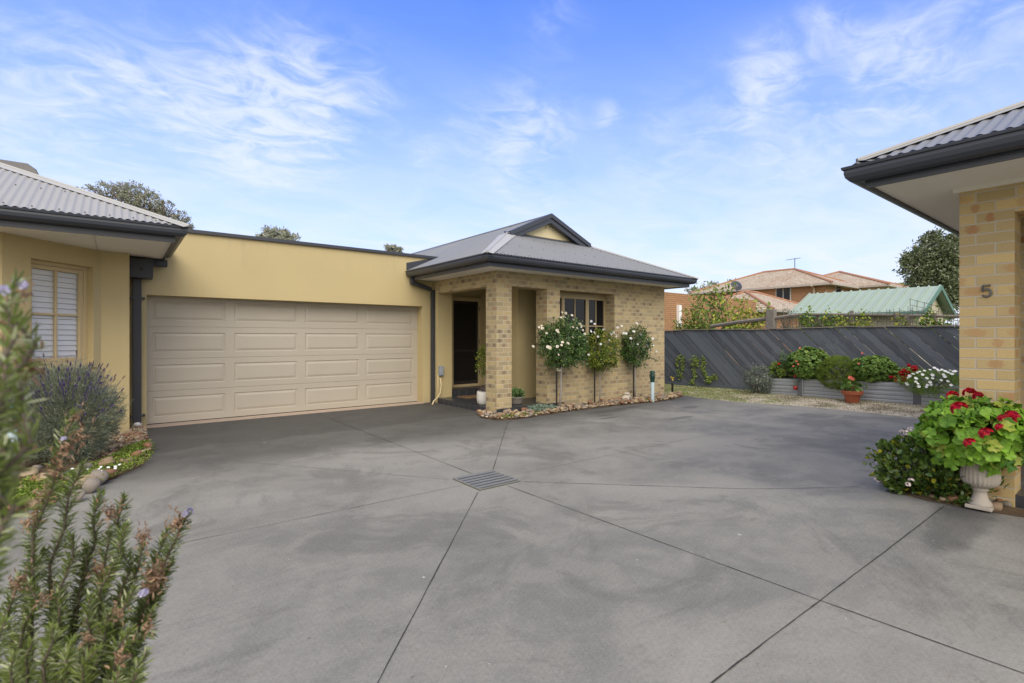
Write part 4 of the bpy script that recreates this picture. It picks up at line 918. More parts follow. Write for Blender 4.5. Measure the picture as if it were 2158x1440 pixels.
# strip of stones along the brick wall
bedM = [(5.56, 7.93), (5.36, 7.95), (5.16, 7.5), (5.22, 7.12), (5.42, 6.99), (5.78, 6.98), (6.9, 7.07), (7.9, 7.1), (8.7, 7.02), (9.5, 6.92), (10.3, 7.0), (11.0, 7.2), (11.25, 7.6), (10.9, 7.9), (10.75, 7.595), (5.56, 7.595)]
mound('garden_strip_soil', bedM, .04, mSoil)
cnt = 0
while cnt < 205:
    x = random.uniform(5.1, 11.1); y = random.uniform(6.95, 7.95)
    if not inpoly(x, y, bedM) or (y > 7.56 and x > 5.53): continue
    s = random.uniform(.034, .064) * (1 if x < 9 else 1.15)
    rock(x, y, .035 + .02 * random.random(), s, 'small brown river stone in the strip along the tan brick wall', 'river stones along the brick wall'); cnt += 1
p = onY(1320, 833, 7.42); o = rock(p.x, 7.42, .05, .13, 'white weathered stone lying by the brick wall behind the right rose', None, paler[1]); o.scale = (.15, .11, .12)
o = rock(p.x + .02, 7.45, .13, .1, 'flat pale stone balanced on top of the white weathered stone', None, paler[0]); o.scale = (.12, .1, .07)
# bed around the right pillar
bedR = [grd(*p)[:2] for p in ((2150, 1090), (2115, 1084), (2078, 1078), (2040, 1072), (2000, 1065), (1953, 1056), (1901, 1042), (1857, 1020))][0:] + [(6.05, 1.6), (6.5, 1.55), (6.6, 1.06), (5.62, 1.06), (5.62, .62), (5.4, .6)]
mound('pillar_bed_soil', bedR, .035, mSoil, base=.004, rise=drz)
for (px, py, s) in ((1862, 1020, .05), (1880, 1028, .05), (1893, 1034, .03), (2015, 1062, .07), (2045, 1066, .06), (2065, 1070, .065), (2098, 1078, .075), (2118, 1070, .06), (2100, 1058, .06), (2125, 1058, .05), (2085, 1060, .05), (2108, 1066, .055), (1990, 1058, .04), (1965, 1052, .035)):
    x, y, z_ = grd(px, py); rock(x, y, z_ + .012, s * .85, 'tan stone edging the bed under the urn and glossy shrub', 'tan edging stones round the pillar bed')

def pebbles(poly, n, label, zb=.035, keep=lambda x, y: True):
    src = [(np.array([v.co for v in r_.vertices]), np.array([tuple(f.vertices) for f in r_.polygons])) for r_ in (rockmesh('p', mRocks[0], 80 + k, 1) for k in range(5))]
    parts = []; xs_ = [p[0] for p in poly]; ys_ = [p[1] for p in poly]
    while len(parts) < n:
        x = random.uniform(min(xs_), max(xs_)); y = random.uniform(min(ys_), max(ys_))
        if not inpoly(x, y, poly) or not keep(x, y): continue
        a = random.uniform(0, 6.28); v, f = random.choice(src); s = random.uniform(.014, .032); m = np.array([[math.cos(a), -math.sin(a), 0], [math.sin(a), math.cos(a), 0], [0, 0, 1]]); parts.append((v @ m.T * s + [x, y, zb + random.random() * .015], f))
    V, Fc = join(parts); o = link('pebbles', npmesh('pebbles', V, Fc, mPeb)); tagit(o, label, 'pebbles', None, 'stuff')
mPeb = leafmat('pebble_mix', (.17, .12, .08), (.42, .32, .21), (.50, .44, .36), trans=0, rough=.9, spec=.2, p3=.12)
pebbles(bedM, 2300, 'small brown pebbles filling the strip along the brick wall', .03, lambda x, y: not (y > 7.57 and x > 5.53))
pebbles([(-.25, 7.6), (.35, 7.7), (.35, 9.9), (.16, 9.9), (.1, 9.35), (-.2, 9.3), (-.9, 8.4)], 900, 'small brown pebbles between lavender and downpipe', .045)
# stray leaf litter and ground covers (uncountable)
def cover(name, poly, n, Lf, Wf, mat, h, dens_seed, label, z=.05, keep=lambda x, y: True, up=.5):
    P = []
    xs_ = [p[0] for p in poly]; ys_ = [p[1] for p in poly]
    cen = [(random.uniform(min(xs_), max(xs_)), random.uniform(min(ys_), max(ys_)), random.uniform(.08, .3)) for _ in range(dens_seed)]
    tries = 0
    while len(P) < n and tries < n * 40:
        tries += 1; c_ = random.choice(cen); x = random.gauss(c_[0], c_[2]); y = random.gauss(c_[1], c_[2])
        if inpoly(x, y, poly) and keep(x, y): P.append((x, y, z + random.random() * h * max(.2, 1 - math.hypot(x - c_[0], y - c_[1]) / (2.2 * c_[2]))))
    P = np.array(P); k = len(P); D = nrm(rng.normal(0, 1, (k, 3)) * [1, 1, .4] + [0, 0, up]); Nn = nrm(rng.normal(0, .4, (k, 3)) + [0, 0, 1]); s = rng.uniform(.6, 1.3, k)
    V, Fc = leafarr(P, D, Nn, Lf * s, Wf * s); o = link(name, npmesh(name, V, Fc, mat)); tagit(o, label, 'plants', None, 'stuff'); return o
edge = [p for p in bedL[2:10]]
cpoly = [(.38, 8.4), (.40, 7.75), (.27, 7.0), (.0, 6.48), (-.3, 6.08), (-.56, 5.82), (-.95, 5.6), (-2.4, 5.05), (-2.4, 6.3), (-1.2, 6.6), (-.3, 7.2), (.0, 7.7)]
cover('ground_cover', cpoly, 13000, .024, .017, lCover, .07, 60, 'bright green creeping ground cover spilling over the left bed edge')
cover('ground_cover', [(.36, 8.3), (.2, 7.6), (-.1, 7.2), (-.1, 7.5), (.1, 8.1)], 1500, .02, .015, lCover, .06, 5, 'green weeds among the stones below the downpipe')
fl_ = petals('daisy', 9, .012, lWhite, .1, 1)
for (px, py) in ((228, 987), (213, 986), (212, 995), (243, 985), (252, 981), (208, 991), (243, 989), (184, 991), (152, 990)): x, y = gr(px, py, .12); o = inst('daisy', fl_, None, (x, y, .125), 1.3, (.3, -.3, random.random())); tagit(o, 'tiny white daisy in the green ground cover beside the driveway', 'flower', 'tiny white daisies in the left bed')
# grass on the gravel
gp = [(11.1, 7.3), (11.0, 6.45), (11.0, 5.7), (11.35, 4.4), (11.35, 3), (11.5, 1), (13.3, 1), (13.35, 11), (10.9, 11), (10.85, 7.9)]
P = []
for c_ in [(random.uniform(10.8, 13.35), random.uniform(1.5, 10.5), random.uniform(.06, .35)) for _ in range(420)]:
    wgt = 1.0 if c_[1] > 6.2 else (.35 if random.random() < .4 else .06)
    if c_[0] > 13.05 or c_[0] > 12.6 and c_[1] < 6.6: wgt = max(wgt, .55)
    for _ in range(int(48 * wgt)):
        x = random.gauss(c_[0], c_[2]); y = random.gauss(c_[1], c_[2])
        if inpoly(x, y, gp) and not (y < 7.9 and x < 11.0): P.append((x, y, yardz(x, y)))
P = np.array(P); k = len(P); D = nrm(rng.normal(0, .5, (k, 3)) + [0, 0, .8]); V, Fc = leafarr(P, D, rdir(k), rng.uniform(.015, .05, k), .006)
o = link('grass', npmesh('grass', V, Fc, lGrass)); tagit(o, 'patchy weedy grass growing through the gravel in front of the fence', 'grass', None, 'stuff')
P = np.stack([rng.uniform(11.0, 13.2, 9000), rng.uniform(1.0, 9.5, 9000)], 1); keep = np.array([inpoly(x, y, gp) for x, y in P]); P = P[keep]; z = np.array([yardz(x, y) for x, y in P]); k = len(P)
V, Fc = leafarr(np.column_stack([P, z + .004]), nrm(rng.normal(0, 1, (k, 3)) * [1, 1, .2]), nrm(rng.normal(0, .3, (k, 3)) + [0, 0, 1]), rng.uniform(.012, .03, k), .016, .5, .1)
o = link('gravel_stones', npmesh('gravel_stones', V, Fc, leafmat('gravel_chip', (.36, .31, .24), (.68, .62, .52), (.16, .12, .09), trans=0, rough=.9))); tagit(o, 'loose pale gravel between the driveway and planter boxes', 'gravel', None, 'stuff')
cover('weeds', [(5.2, 7.45), (5.25, 7.05), (5.9, 6.99), (6.3, 7.03), (6.2, 7.2), (5.4, 7.3)], 900, .03, .01, lCover, .03, 10, 'low weeds among the stones below the brick pillar', .04)
cover('weeds', [(9.9, 6.98), (11.2, 7.15), (11.4, 7.5), (10.8, 7.55), (9.3, 7.1), (9.2, 7.0)], 1100, .05, .01, lGrass, .04, 8, 'bright green weeds at the foot of the bollard', .03, up=1)
cover('succulent_patch', [(6.1, 7.15), (6.75, 7.2), (6.8, 7.5), (6.2, 7.5)], 1300, .03, .018, lSucc, .10, 9, 'patch of blue-grey succulents between stones and porch step', .06)

# ================================================================== LAVENDER, BOLLARDS
t = thing('lavender_bush', 'large grey-green lavender bush with purple flower spikes under the bay window', 'bush', (-.45, 7.75, 0))
lc = (-.47, 7.72, .56); P, O = clumps(lc, (.50, .52, .56), 24000, 420, .075, .6, cut=.03); k = len(P)
V, Fc = leafarr(P, nrm(O + rng.normal(0, .45, (k, 3)) + [0, 0, .6]), rdir(k), rng.uniform(.03, .06, k), .006, .1, .05); link('foliage', npmesh('foliage', V, Fc, lLav), t)
P, O = clumps(lc, (.40, .42, .46), 5000, 120, .12, .1, cut=.03); k = len(P); V, Fc = leafarr(P, nrm(O + rng.normal(0, .7, (k, 3)) + [0, 0, .4]), rdir(k), .05, .012, .1, .05); link('inner_foliage', npmesh('foliage', V, Fc, lLav), t)
mb = MB()
for _ in range(26): d = Vector((random.gauss(0, 1), random.gauss(0, 1), 1.4)).normalized(); mb.tube([(lc[0], lc[1], 0), Vector((lc[0], lc[1], 0)) + d * .25 + Vector((0, 0, .05)), Vector((lc[0], lc[1], .1)) + d * .6], [.012, .007, .003], 5)
mb.build('stems', mBark, t)
parts = []
for i in range(7): q = np.arange(6) * np.pi / 3 + i * .5; D = np.stack([np.cos(q) * .8, np.sin(q) * .8, np.full(6, .8)], 1); parts.append(leafarr(np.tile([0, 0, .0055 * i], (6, 1)), D, np.tile([0, 0, 1.], (6, 1)), .010 * (1 - abs(i - 2.5) * .09), .008))
parts.append(leafarr(np.array([[0, 0, -.13]]), np.array([[0, 0, 1.]]), np.array([[1., 0, 0]]), .14, .004)); V, Fc = join(parts); spk = npmesh('flower_spike', V, Fc, lLavF)
st = MB()
for i in range(100):
    d = Vector((random.gauss(0, 1), random.gauss(0, 1), random.gauss(.75, .6))).normalized()
    if d.z < -.15: d.z = -d.z
    if d.dot(Vector((-.3, -1, 0))) < -.65: d.y = -d.y
    b = Vector(lc) + Vector((d.x * .5, d.y * .52, d.z * .56)); up = (d + Vector((0, 0, .9))).normalized(); tip = b + up * random.uniform(.04, .15) * (1 if d.z > .2 else .7)
    inst('flower_spike', spk, t, tip, random.uniform(1.0, 1.5), up.to_track_quat('Z', 'Y').to_euler())

def bollard(x, y, zb, h, label, grp):
    t = thing('bollard_light', label, 'bollard light', (x, y, zb), grp)
    MB().lathe([(.042, -.03), (.042, h - .23), (.001, h - .23)], (x, y, zb), 20).build('post', mBollP, t, smooth=True, bevel=0)
    a = h - .25; pf = [(.044, a), (.048, a + .02), (.05, a + .07), (.062, a + .085), (.062, a + .12)]
    for k in range(3): z = a + .12 + k * .036; pf += [(.040, z + .002), (.040, z + .012), (.068, z + .016), (.060, z + .034)]
    pf += [(.055, a + .235), (.03, a + .252), (.001, a + .256)]
    MB().lathe(pf, (x, y, zb), 24).build('louvred_head', mBollG, t)
bollard(9.44, 6.98, .0, .70, 'green-topped grey bollard light at the right end of the stone strip', 'bollard lights')
bollard(-.85, 7.28, .02, .74, 'pale blue-grey bollard post mostly hidden behind the near rosemary stems', 'bollard lights')
sx, sy = gr(1417, 832, .0); t = thing('garden_stake', 'short dark stake with a yellow leafy shoot by the fence', 'stake', (sx, sy, 0)); MB().box(sx - .018, sx + .018, sy - .018, sy + .018, -.02, .29).build('stake', mStake, t)
MB().tube([(sx - .01, sy, .28), (sx - .03, sy, .44)], .004, 5).build('stem', mBark, t)
V, Fc = leafarr(np.tile([[sx - .02, sy, .42]], (8, 1)) + rng.normal(0, .015, (8, 3)), rdir(8), rdir(8), .07, .03); link('leaves', npmesh('leaves', V, Fc, leafmat('yellow_leaf', (.6, .42, .03), (.75, .6, .08))), t)

# ================================================================== STANDARD ROSES
petr = petals('flower', 7, .034, lPet, .35, 3, .6); petw = petals('flower', 7, .034, lWhite, .35, 3, .6)
def rose(px, dep_y, baseline, crownpx, crownr, hgt_px, flowers, label, mat, stake_dx, petm, nleaf, tw=.02, lean=0):
    b = onY(px, baseline, dep_y); b.z = .04
    t = thing('standard_rose', label, 'rose bush', b, 'standard roses along the brick wall')
    c = onY(crownpx[0], crownpx[1], dep_y - .02); sc = (c.x * .6157 + c.y * .788) / 1065.6
    rx, rz = crownr[0] * sc, crownr[1] * sc
    top = c - Vector((0, 0, rz * .75)) + Vector((lean, 0, 0)); mb = MB(); mb.tube([b, b.lerp(top, .35) + Vector((.012, 0, 0)), b.lerp(top, .75) + Vector((-.015, .01, 0)), top], [tw, tw * .9, tw * .8, tw * .9], 8)
    for i in range(16):
        d = Vector((random.gauss(0, .8), random.gauss(0, .6), random.uniform(.6, 1.6))).normalized(); e = c + Vector((d.x * rx * .85, d.y * rx * .75, (d.z - .45) * rz * 1.1)); mb.tube([top - Vector((0, 0, .03)), top.lerp(e, .5) + Vector((random.uniform(-.03, .03), 0, -.03)), e], [tw * .55, tw * .35, .003], 5)
    mb.build('trunk', mBarkP, t, smooth=True)
    link('foliage', bushmesh('foliage', c, (rx, rx * .8, rz), nleaf, int(nleaf / 26), .105, .042, .030, mat, .45, droop=.1), t)
    link('inner_foliage', bushmesh('foliage', c + Vector((0, .05, -.05)), (rx * .7, rx * .55, rz * .8), nleaf // 4, 40, .16, .05, .035, mat, .1), t)
    # ragged skirt and a few escaping shoots
    mb = MB(); PP = []; 
    for i in range(16):
        a = random.uniform(0, 6.28); s0_ = c + Vector((math.cos(a) * rx * .8, math.sin(a) * rx * .6, random.uniform(-.7, .7) * rz)); dd = Vector((math.cos(a), math.sin(a) * .7, random.uniform(-.5, 1.1))).normalized(); e = s0_ + dd * random.uniform(.10, .26); mb.tube([s0_, e], .003, 4)
        for q in range(12): PP.append(s0_.lerp(e, random.random()) + Vector((random.gauss(0, .018), random.gauss(0, .018), random.gauss(0, .018))))
    mb.build('shoots', mBark, t); PP = np.array(PP); k = len(PP); V, Fc = leafarr(PP, rdir(k), rdir(k), rng.uniform(.03, .05, k), .028); link('shoot_leaves', npmesh('shoot_leaves', V, Fc, mat), t)
    for (fx, fy) in flowers:
        p = onY(fx, fy, dep_y - .72 * rx * math.sqrt(max(0, 1 - min(1, ((fx - crownpx[0]) / crownr[0]) ** 2 + ((fy - crownpx[1]) / crownr[1]) ** 2)))); inst('flower', petm, t, p, random.uniform(.8, 1.25), facing((-.5 + random.gauss(0, .3), -.8, random.uniform(.1, .9))))
    sp_ = onY(px + stake_dx, baseline, dep_y + .02); s_ = MB().tube([(sp_.x, sp_.y, 0), (sp_.x + .004, sp_.y, c.z - rz * .3)], .016, 8).build('plant_stake', mStake, None); tagit(s_, 'black stake supporting the ' + label.split(' with')[0], 'stake', 'rose stakes')
    return t, b, top
t, b, top = rose(1179, 7.30, 861, (1186, 724), (55, 52), 0, [(1184, 660), (1192, 661), (1183, 671), (1189, 670), (1205, 666), (1208, 673), (1142, 687), (1136, 690), (1143, 693), (1152, 703), (1174, 697), (1176, 701), (1222, 683), (1224, 688), (1206, 691), (1215, 693), (1228, 697), (1232, 704), (1206, 712), (1185, 723), (1183, 728), (1175, 731), (1196, 725), (1154, 732), (1159, 733), (1232, 714), (1123, 731), (1236, 721), (1176, 748)],
     'large rose tree with cream flowers nearest the porch', lRose, -6, petr, 4600, .024)
MB().lathe([(.045, 0), (.052, .01), (.052, .05), (.04, .06)], (b.x - .02, b.y, .78), 12).build('tie', mRockP, t)
rose(1263, 7.36, 852, (1269, 738), (40, 44), 0, [(1246, 678), (1253, 684), (1244, 699), (1251, 702), (1260, 710), (1287, 704), (1293, 702), (1298, 709), (1272, 696), (1301, 691), (1310, 688), (1315, 703), (1283, 718), (1266, 726), (1240, 748)],
     'middle rose tree with thin trunk and yellowing leaves', lRoseY, -10, petw, 2700, .014, lean=-.03)
rose(1338, 7.40, 841, (1340, 729), (33, 42), 0, [(1341, 683), (1329, 714), (1350, 706), (1366, 715), (1375, 714), (1377, 728), (1370, 738), (1383, 741), (1363, 729), (1343, 726), (1335, 700), (1319, 703)],
     'small rose tree with white flowers nearest the bollard', lRose, -3, petw, 2500, .02)

# ================================================================== POTS ON THE PORCH
x, y = gr(1010, 856, .11); x, y = 5.78, 8.28
t = thing('plant_pot', 'round white glazed pot holding a topiary ball plant on the porch', 'plant pot', (x, y, .112))
MB().lathe([(.001, 0), (.12, 0), (.15, .04), (.165, .12), (.16, .22), (.148, .27), (.135, .27), (.14, .23), (.001, .22)], (x, y, .112), 28).build('pot', mPotW, t, smooth=True)
MB().tube([(x, y, .3), (x + .02, y, .55), (x, y, .85)], .008, 6).build('trunk', mBarkP, t)
link('foliage', bushmesh('foliage', (x, y, .98), (.15, .15, .28), 1300, 60, .18, .035, .02, lRoseY, .4), t)
link('low_leaves', bushmesh('low_leaves', (x, y, .39), (.12, .12, .05), 140, 20, .2, .05, .02, leafmat('purple_leaf', (.10, .07, .08), (.20, .15, .16)), .4), t)
x, y = 6.30, 7.95
t = thing('plant_pot', 'low grey stone bowl of succulents on the porch beside the pillar', 'plant pot', (x, y, .112))
MB().lathe([(.001, 0), (.11, 0), (.13, .02), (.165, .12), (.18, .13), (.18, .155), (.16, .155), (.15, .12), (.001, .12)], (x, y, .112), 28).build('pot', mPotG, t, smooth=False)
link('foliage', bushmesh('foliage', (x, y, .30), (.15, .15, .10), 700, 50, .18, .045, .028, leafmat('green_succulent', (.10, .19, .06), (.19, .30, .11)), .3, updir=.6), t)

# ================================================================== URN, GERANIUM, GLOSSY SHRUB
ux, uy = 5.37, .87; uz = .105
t = thing('garden_urn', 'weathered white fluted urn in front of the yellow brick pillar', 'urn', (ux, uy, uz))
MB().obox((ux - .08, uy - .08, uz), (.16, 0, 0), (0, .16, 0), (0, 0, .028)).build('plinth', mUrn, t, bevel=.006)
pf = [(.098, .029), (.100, .038), (.090, .05), (.068, .075), (.056, .11), (.054, .135), (.066, .142), (.068, .152), (.060, .16), (.085, .17, .10), (.128, .19, .12), (.150, .22, .10), (.155, .26, .08), (.149, .30, .07), (.147, .37, .06), (.152, .40, .0), (.170, .415), (.170, .43), (.15, .43), (.13, .39), (.001, .38)]
MB().lathe([(p_[0] * .76,) + tuple(p_[1:]) for p_ in pf], (ux, uy, uz), 96, nf=26).build('bowl', mUrn, t, smooth=True)
gc = at(2052, 905, 4.0); gc.z = .70; gc = Vector((ux - .005, uy + .02, .70))
t = thing('geranium', 'lush bright green geranium with red blooms filling the white urn', 'geranium', (ux, uy, .48))
P, O = clumps(gc, (.33, .36, .26), 1150, 150, .075, .70, cut=.43); k = len(P); Nn = nrm(O + [0, 0, .55] + rng.normal(0, .28, (k, 3)) + np.array([-.15, -.15, 0])); D = nrm(np.cross(Nn, rdir(k)))
V, Fc = roundarr(P, D, Nn, rng.uniform(.024, .064, k), 17, .10, .25); link('foliage', npmesh('foliage', V, Fc, lGer), t)
P, O = clumps(gc, (.30, .30, .20), 420, 60, .12, .2, cut=.42); k = len(P); V, Fc = roundarr(P, rdir(k), nrm(O + [0, 0, .6]), rng.uniform(.035, .055, k)); link('inner_foliage', npmesh('foliage', V, Fc, lGer), t)
mb = MB(); ball = floretball('bloom', .027, .030, 8, lRed)
for (fx, fy, s_) in ((2007, 835, 1.0), (2043, 829, 1.1), (2062, 836, .9), (2022, 862, 1.35), (2134, 880, 1.3), (2107, 901, .7), (2079, 914, 1.1), (2044, 934, .95), (2112, 882, .7)):
    r_ = 1 - min(.98, ((fx - 2050) / 130) ** 2 + ((fy - 905) / 80) ** 2); tt = 4.0 - .36 * math.sqrt(max(.02, r_)); p = at(fx, fy, tt); dd = Vector((p - gc)).normalized(); inst('bloom', ball, t, p, s_, (dd + Vector((0, 0, .6))).to_track_quat('Z', 'Y').to_euler()); mb.tube([p - dd * .02, p - dd * .16 - Vector((0, 0, .05))], .004, 5)
for i in range(18): d = Vector((random.gauss(0, 1), random.gauss(0, 1), .6)).normalized(); mb.tube([(ux, uy, .5), Vector((ux, uy, .5)) + d * .28], [.010, .005], 5)
mb.build('stems', M('green_stem', (.12, .18, .05), .7), t)
sc_ = (5.50, 1.42, .24)
t = thing('glossy_shrub', 'low dark glossy shrub with tiny white blossoms beside the urn', 'shrub', (5.5, 1.4, .05))
P, O = clumps((5.56, 1.27, .31), (.27, .35, .27), 3400, 190, .085, .55, cut=.05); k = len(P); V, Fc = leafarr(P, nrm(O + rng.normal(0, .5, (k, 3)) + [0, 0, .6]), nrm(O + rdir(k) * .6), rng.uniform(.042, .066, k), rng.uniform(.026, .038, k), .12, .08); link('foliage', npmesh('foliage', V, Fc, lRaph), t)
P, O = clumps((5.40, .99, .24), (.14, .22, .14), 500, 30, .14, .4, cut=.05); k = len(P); V, Fc = leafarr(P, nrm(O + rng.normal(0, .5, (k, 3)) + [0, 0, .8]), nrm(O + rdir(k) * .6), .048, .026, .12, .08); link('low_foliage', npmesh('foliage', V, Fc, lRaph), t)
mb = MB()
for i in range(40): d = Vector((random.gauss(0, 1), random.gauss(0, 1), random.uniform(.4, 1.5))).normalized(); mb.tube([(5.56, 1.27, .05), Vector((5.56, 1.27, .08)) + Vector((d.x * .25, d.y * .32, d.z * .46))], [.008, .003], 5)
mb.build('stems', mBark, t)
bl_ = floretball('blossom', .016, .009, 10, leafmat('blossom_petal', (.80, .62, .58), (.92, .86, .84)))
for (fx, fy, tt) in ((1919, 905, 4.45), (1911, 912, 4.4), (1925, 916, 4.4), (1852, 976, 4.75), (1847, 1012, 4.75), (1855, 1016, 4.7), (1881, 996, 4.5), (1914, 1021, 4.25), (1920, 1012, 4.25), (2002, 975, 4.0), (2014, 972, 3.98), (1901, 910, 4.5)): inst('blossom', bl_, t, at(fx, fy, tt), random.uniform(.9, 1.5))

# ================================================================== PLANTER BEDS AND THEIR PLANTS
t = thing('planter_bed', 'raised garden bed of ribbed grey sheet metal along the fence', 'planter', (12.85, 4.5, .05))
Xp = 12.85; yA = onX(1624, 820, Xp).y; yB = onX(1687, 820, Xp).y; yC = onX(1933, 820, Xp).y; yD = 1.2
def topz(y): return .437 + .085 * (yA - y) / (yA - yC)
def botz(y): return yardz(Xp, y) - .02
for (a, b) in ((yA, yB + .05), (yB - .05, yC + .06), (yC - .06, yD)):
    mb = MB(); n = 22; prof = []
    for i in range(n + 1):
        f_ = i / n; w_ = (f_ * 5) % 1; prof.append((f_, .010 if w_ < .72 else .0))
    base = len(mb.v)
    for y in (a, b):
        for f_, d in prof: mb.v.append((Xp - d, y, botz(y) + (topz(y) - botz(y)) * f_))
    for i in range(n): mb.f.append((i, i + 1, n + 2 + i, n + 1 + i))
    mb.build('metal_panel', mZinc, t)
for y, w_ in ((yB, .05), (yC, .06), (yA + .02, .03)): MB().box(Xp - .045, Xp + .05, y - w_, y + w_, -.02, topz(y) + .02).build('post', mPost, t, bevel=.005)
for y in (yB - .055,): MB().box(Xp - .05, Xp - .02, y - .02, y, 0, topz(y)).build('cover_strip', mZinc, t)
mb = MB(); mb.add([(Xp + .02, yA, .39), (13.36, yA, .39), (13.36, yD, .45), (Xp + .02, yD, .45)], [(0, 1, 2, 3)]); mb.build('soil', mSoil, t)
MB().box(Xp, 13.36, yA, yA + .02, 0, .43).build('end_panel', mZinc, t)
def plantbush(name, label, cat, pc, rpx, dep_x, mat, n, m, Lf, Wf, ry=1.0, inner=.4, sig=.11, round_=False, updir=0, jit=.7, cut=None, stems=8, grp=None, base=.42):
    c = onX(pc[0], pc[1], dep_x); t_ = c.x * .6157 + c.y * .788; sc = t_ / 1065.6; r = (rpx[0] * sc * .82 * ry, rpx[0] * sc, rpx[1] * sc)
    th = thing(name, label, cat, (c.x, c.y, base), grp)
    link('foliage', bushmesh('foliage', c, r, n, m, sig, Lf, Wf, mat, inner, round_=round_, updir=updir, jit=jit, cut=cut), th)
    mb = MB()
    for i in range(stems): d = Vector((random.gauss(0, .7), random.gauss(0, .7), 1)).normalized(); mb.tube([(c.x + d.x * .02, c.y + d.y * .02, base), Vector((c.x, c.y, base)) + Vector((d.x * r[0], d.y * r[1], d.z * (c.z - base + r[2] * .5)))], [.012, .004], 5)
    mb.build('stems', mBark, th); return th, c, r, sc
plantbush('silver_shrub', 'rounded silvery grey trailing shrub at the left end of the planter', 'shrub', (1598, 798), (28, 28), 12.72, lSilver, 5200, 150, .035, .012, .95, .5, jit=.4, updir=-.9, base=.05)
plantbush('leafy_shrub', 'low light green leafy plant between the silver shrub and the geranium', 'shrub', (1641, 782), (20, 17), 13.0, lFruit, 1300, 60, .05, .03)
th, c, r, sc = plantbush('rose_bush', 'sparse dark bush with scattered red flowers behind the first planter post', 'rose bush', (1661, 772), (16, 34), 13.05, lRose, 750, 55, .045, .03, sig=.2)
fr2 = petals('flower', 6, .035, lRed, .3, 2); fp2 = petals('flower', 6, .04, lPink, .3, 2)
for (fx, fy) in ((1642, 767), (1671, 782)): inst('flower', fr2, th, onX(fx, fy, 12.85), 1, facing((-1, -.3, .4)))
th, c, r, sc = plantbush('geranium', 'tall full geranium with salmon blooms in the planter, beside the clipped conifer', 'geranium', (1704, 767), (40, 34), 12.98, lGerF, 5200, 420, .030, 0, 1.0, .78, .04, round_=True)
for (fx, fy) in ((1686, 734), (1679, 762), (1672, 772), (1682, 768)): inst('bloom', fp2, th, onX(fx, fy, 12.6), .7, facing((-1, -.3, .5)))
plantbush('clipped_conifer', 'dense fine-leaved olive green conifer bush hanging over the planter edge', 'shrub', (1768, 786), (40, 33), 12.90, lConif, 17000, 500, .045, .008, 1.0, .8, .04, updir=.1, jit=.5)
th, c, r, sc = plantbush('geranium', 'full green geranium right of the clipped conifer in the planter', 'geranium', (1841, 779), (40, 28), 13.0, lGerF, 4800, 400, .030, 0, 1.0, .78, .04, round_=True)
for (fx, fy) in ((1817, 745), (1810, 767)): inst('bloom', fp2, th, onX(fx, fy, 12.62), .7, facing((-1, -.3, .5)))
th, c, r, sc = plantbush('red_geranium', 'loose plant with crimson flower heads between geranium and white daisies', 'geranium', (1912, 795), (24, 18), 13.0, lGerF, 700, 60, .03, 0, 1, .4, .16, round_=True)
rb = floretball('bloom', .034, .036, 12, lRed)
for (fx, fy, s_) in ((1915, 770, .7), (1927, 777, 1.3), (1905, 781, .8), (1900, 787, 1.1), (1914, 786, .9), (1906, 798, 1.35), (1912, 793, 1.0), (1889, 802, .8), (1877, 795, .7), (1885, 795, .6)): inst('bloom', rb, th, onX(fx, fy, 12.68), s_, facing((-1, -.3, .6)))
th, c, r, sc = plantbush('daisy_bush', 'mounded green bush covered in open white daisies in front of the fence', 'daisy bush', (1968, 806), (62, 26), 12.75, lDaisy, 5200, 160, .035, .014, .8, .55, .09, updir=.3)
dz = petals('flower', 11, .036, lWhite, .12, 1, .32)
fs = [(1895, 802), (1905, 796), (1917, 793), (1914, 797), (1930, 798), (1910, 808), (1934, 809), (1953, 798), (1965, 791), (1975, 779), (1960, 780), (1948, 782), (1938, 784), (1985, 780), (1992, 783), (1969, 776), (2002, 781), (2010, 784), (2006, 789), (1988, 790), (1991, 794), (1983, 802), (1997, 804), (2004, 812), (1960, 806), (1962, 811), (1954, 812), (1952, 816), (1936, 815), (1930, 805), (1912, 811), (1924, 789), (1944, 790), (2013, 783), (1978, 782), (1933, 786), (1965, 798), (1998, 786)]
for (fx, fy) in fs:
    e = 1 - min(.97, ((fx - 1968) / 66) ** 2 + ((fy - 806) / 30) ** 2); inst('flower', dz, th, onX(fx, fy, 12.75 - .52 * math.sqrt(e)), random.uniform(.8, 1.15), facing((-.7 + random.gauss(0, .25), -.4, .6 + (.6 if fy < 790 else 0))))
# terracotta pot
tx, ty = 12.45, 4.06; tz = yardz(tx, ty)
t = thing('plant_pot', 'terracotta pot with a small geranium standing on the gravel', 'plant pot', (tx, ty, tz))
MB().lathe([(.001, 0), (.115, 0), (.16, .17), (.165, .18), (.195, .182), (.205, .25), (.185, .255), (.17, .22), (.001, .21)], (tx, ty, tz), 30).build('pot', mTerra, t, smooth=False)
link('foliage', bushmesh('foliage', (tx, ty, tz + .36), (.19, .19, .13), 95, 20, .14, .042, 0, lGerF, .3, round_=True), t)
mb = MB()
for i in range(9): d = Vector((random.gauss(0, .6), random.gauss(0, .6), 1)).normalized(); mb.tube([(tx, ty, tz + .2), Vector((tx, ty, tz + .2)) + d * .22], [.012, .008], 6)
mb.build('stems', M('geranium_stem', (.22, .20, .08), .8), t)
inst('bloom', fp2, t, (tx - .05, ty + .02, tz + .53), 1.3, facing((-1, -.3, .5))); inst('bloom', fp2, t, (tx - .06, ty - .03, tz + .51), 1.1, facing((-1, -.2, .3)))
hp = onX(1676, 817, 12.76); t = thing('hanging_pot', 'tiny red pot with a small plant hung on the metal planter panel', 'plant pot', hp)
MB().lathe([(.001, -.05), (.035, -.05), (.05, .03), (.001, .03)], hp, 16).build('pot', M('red_plastic', (.42, .02, .02), .35), t, smooth=True)
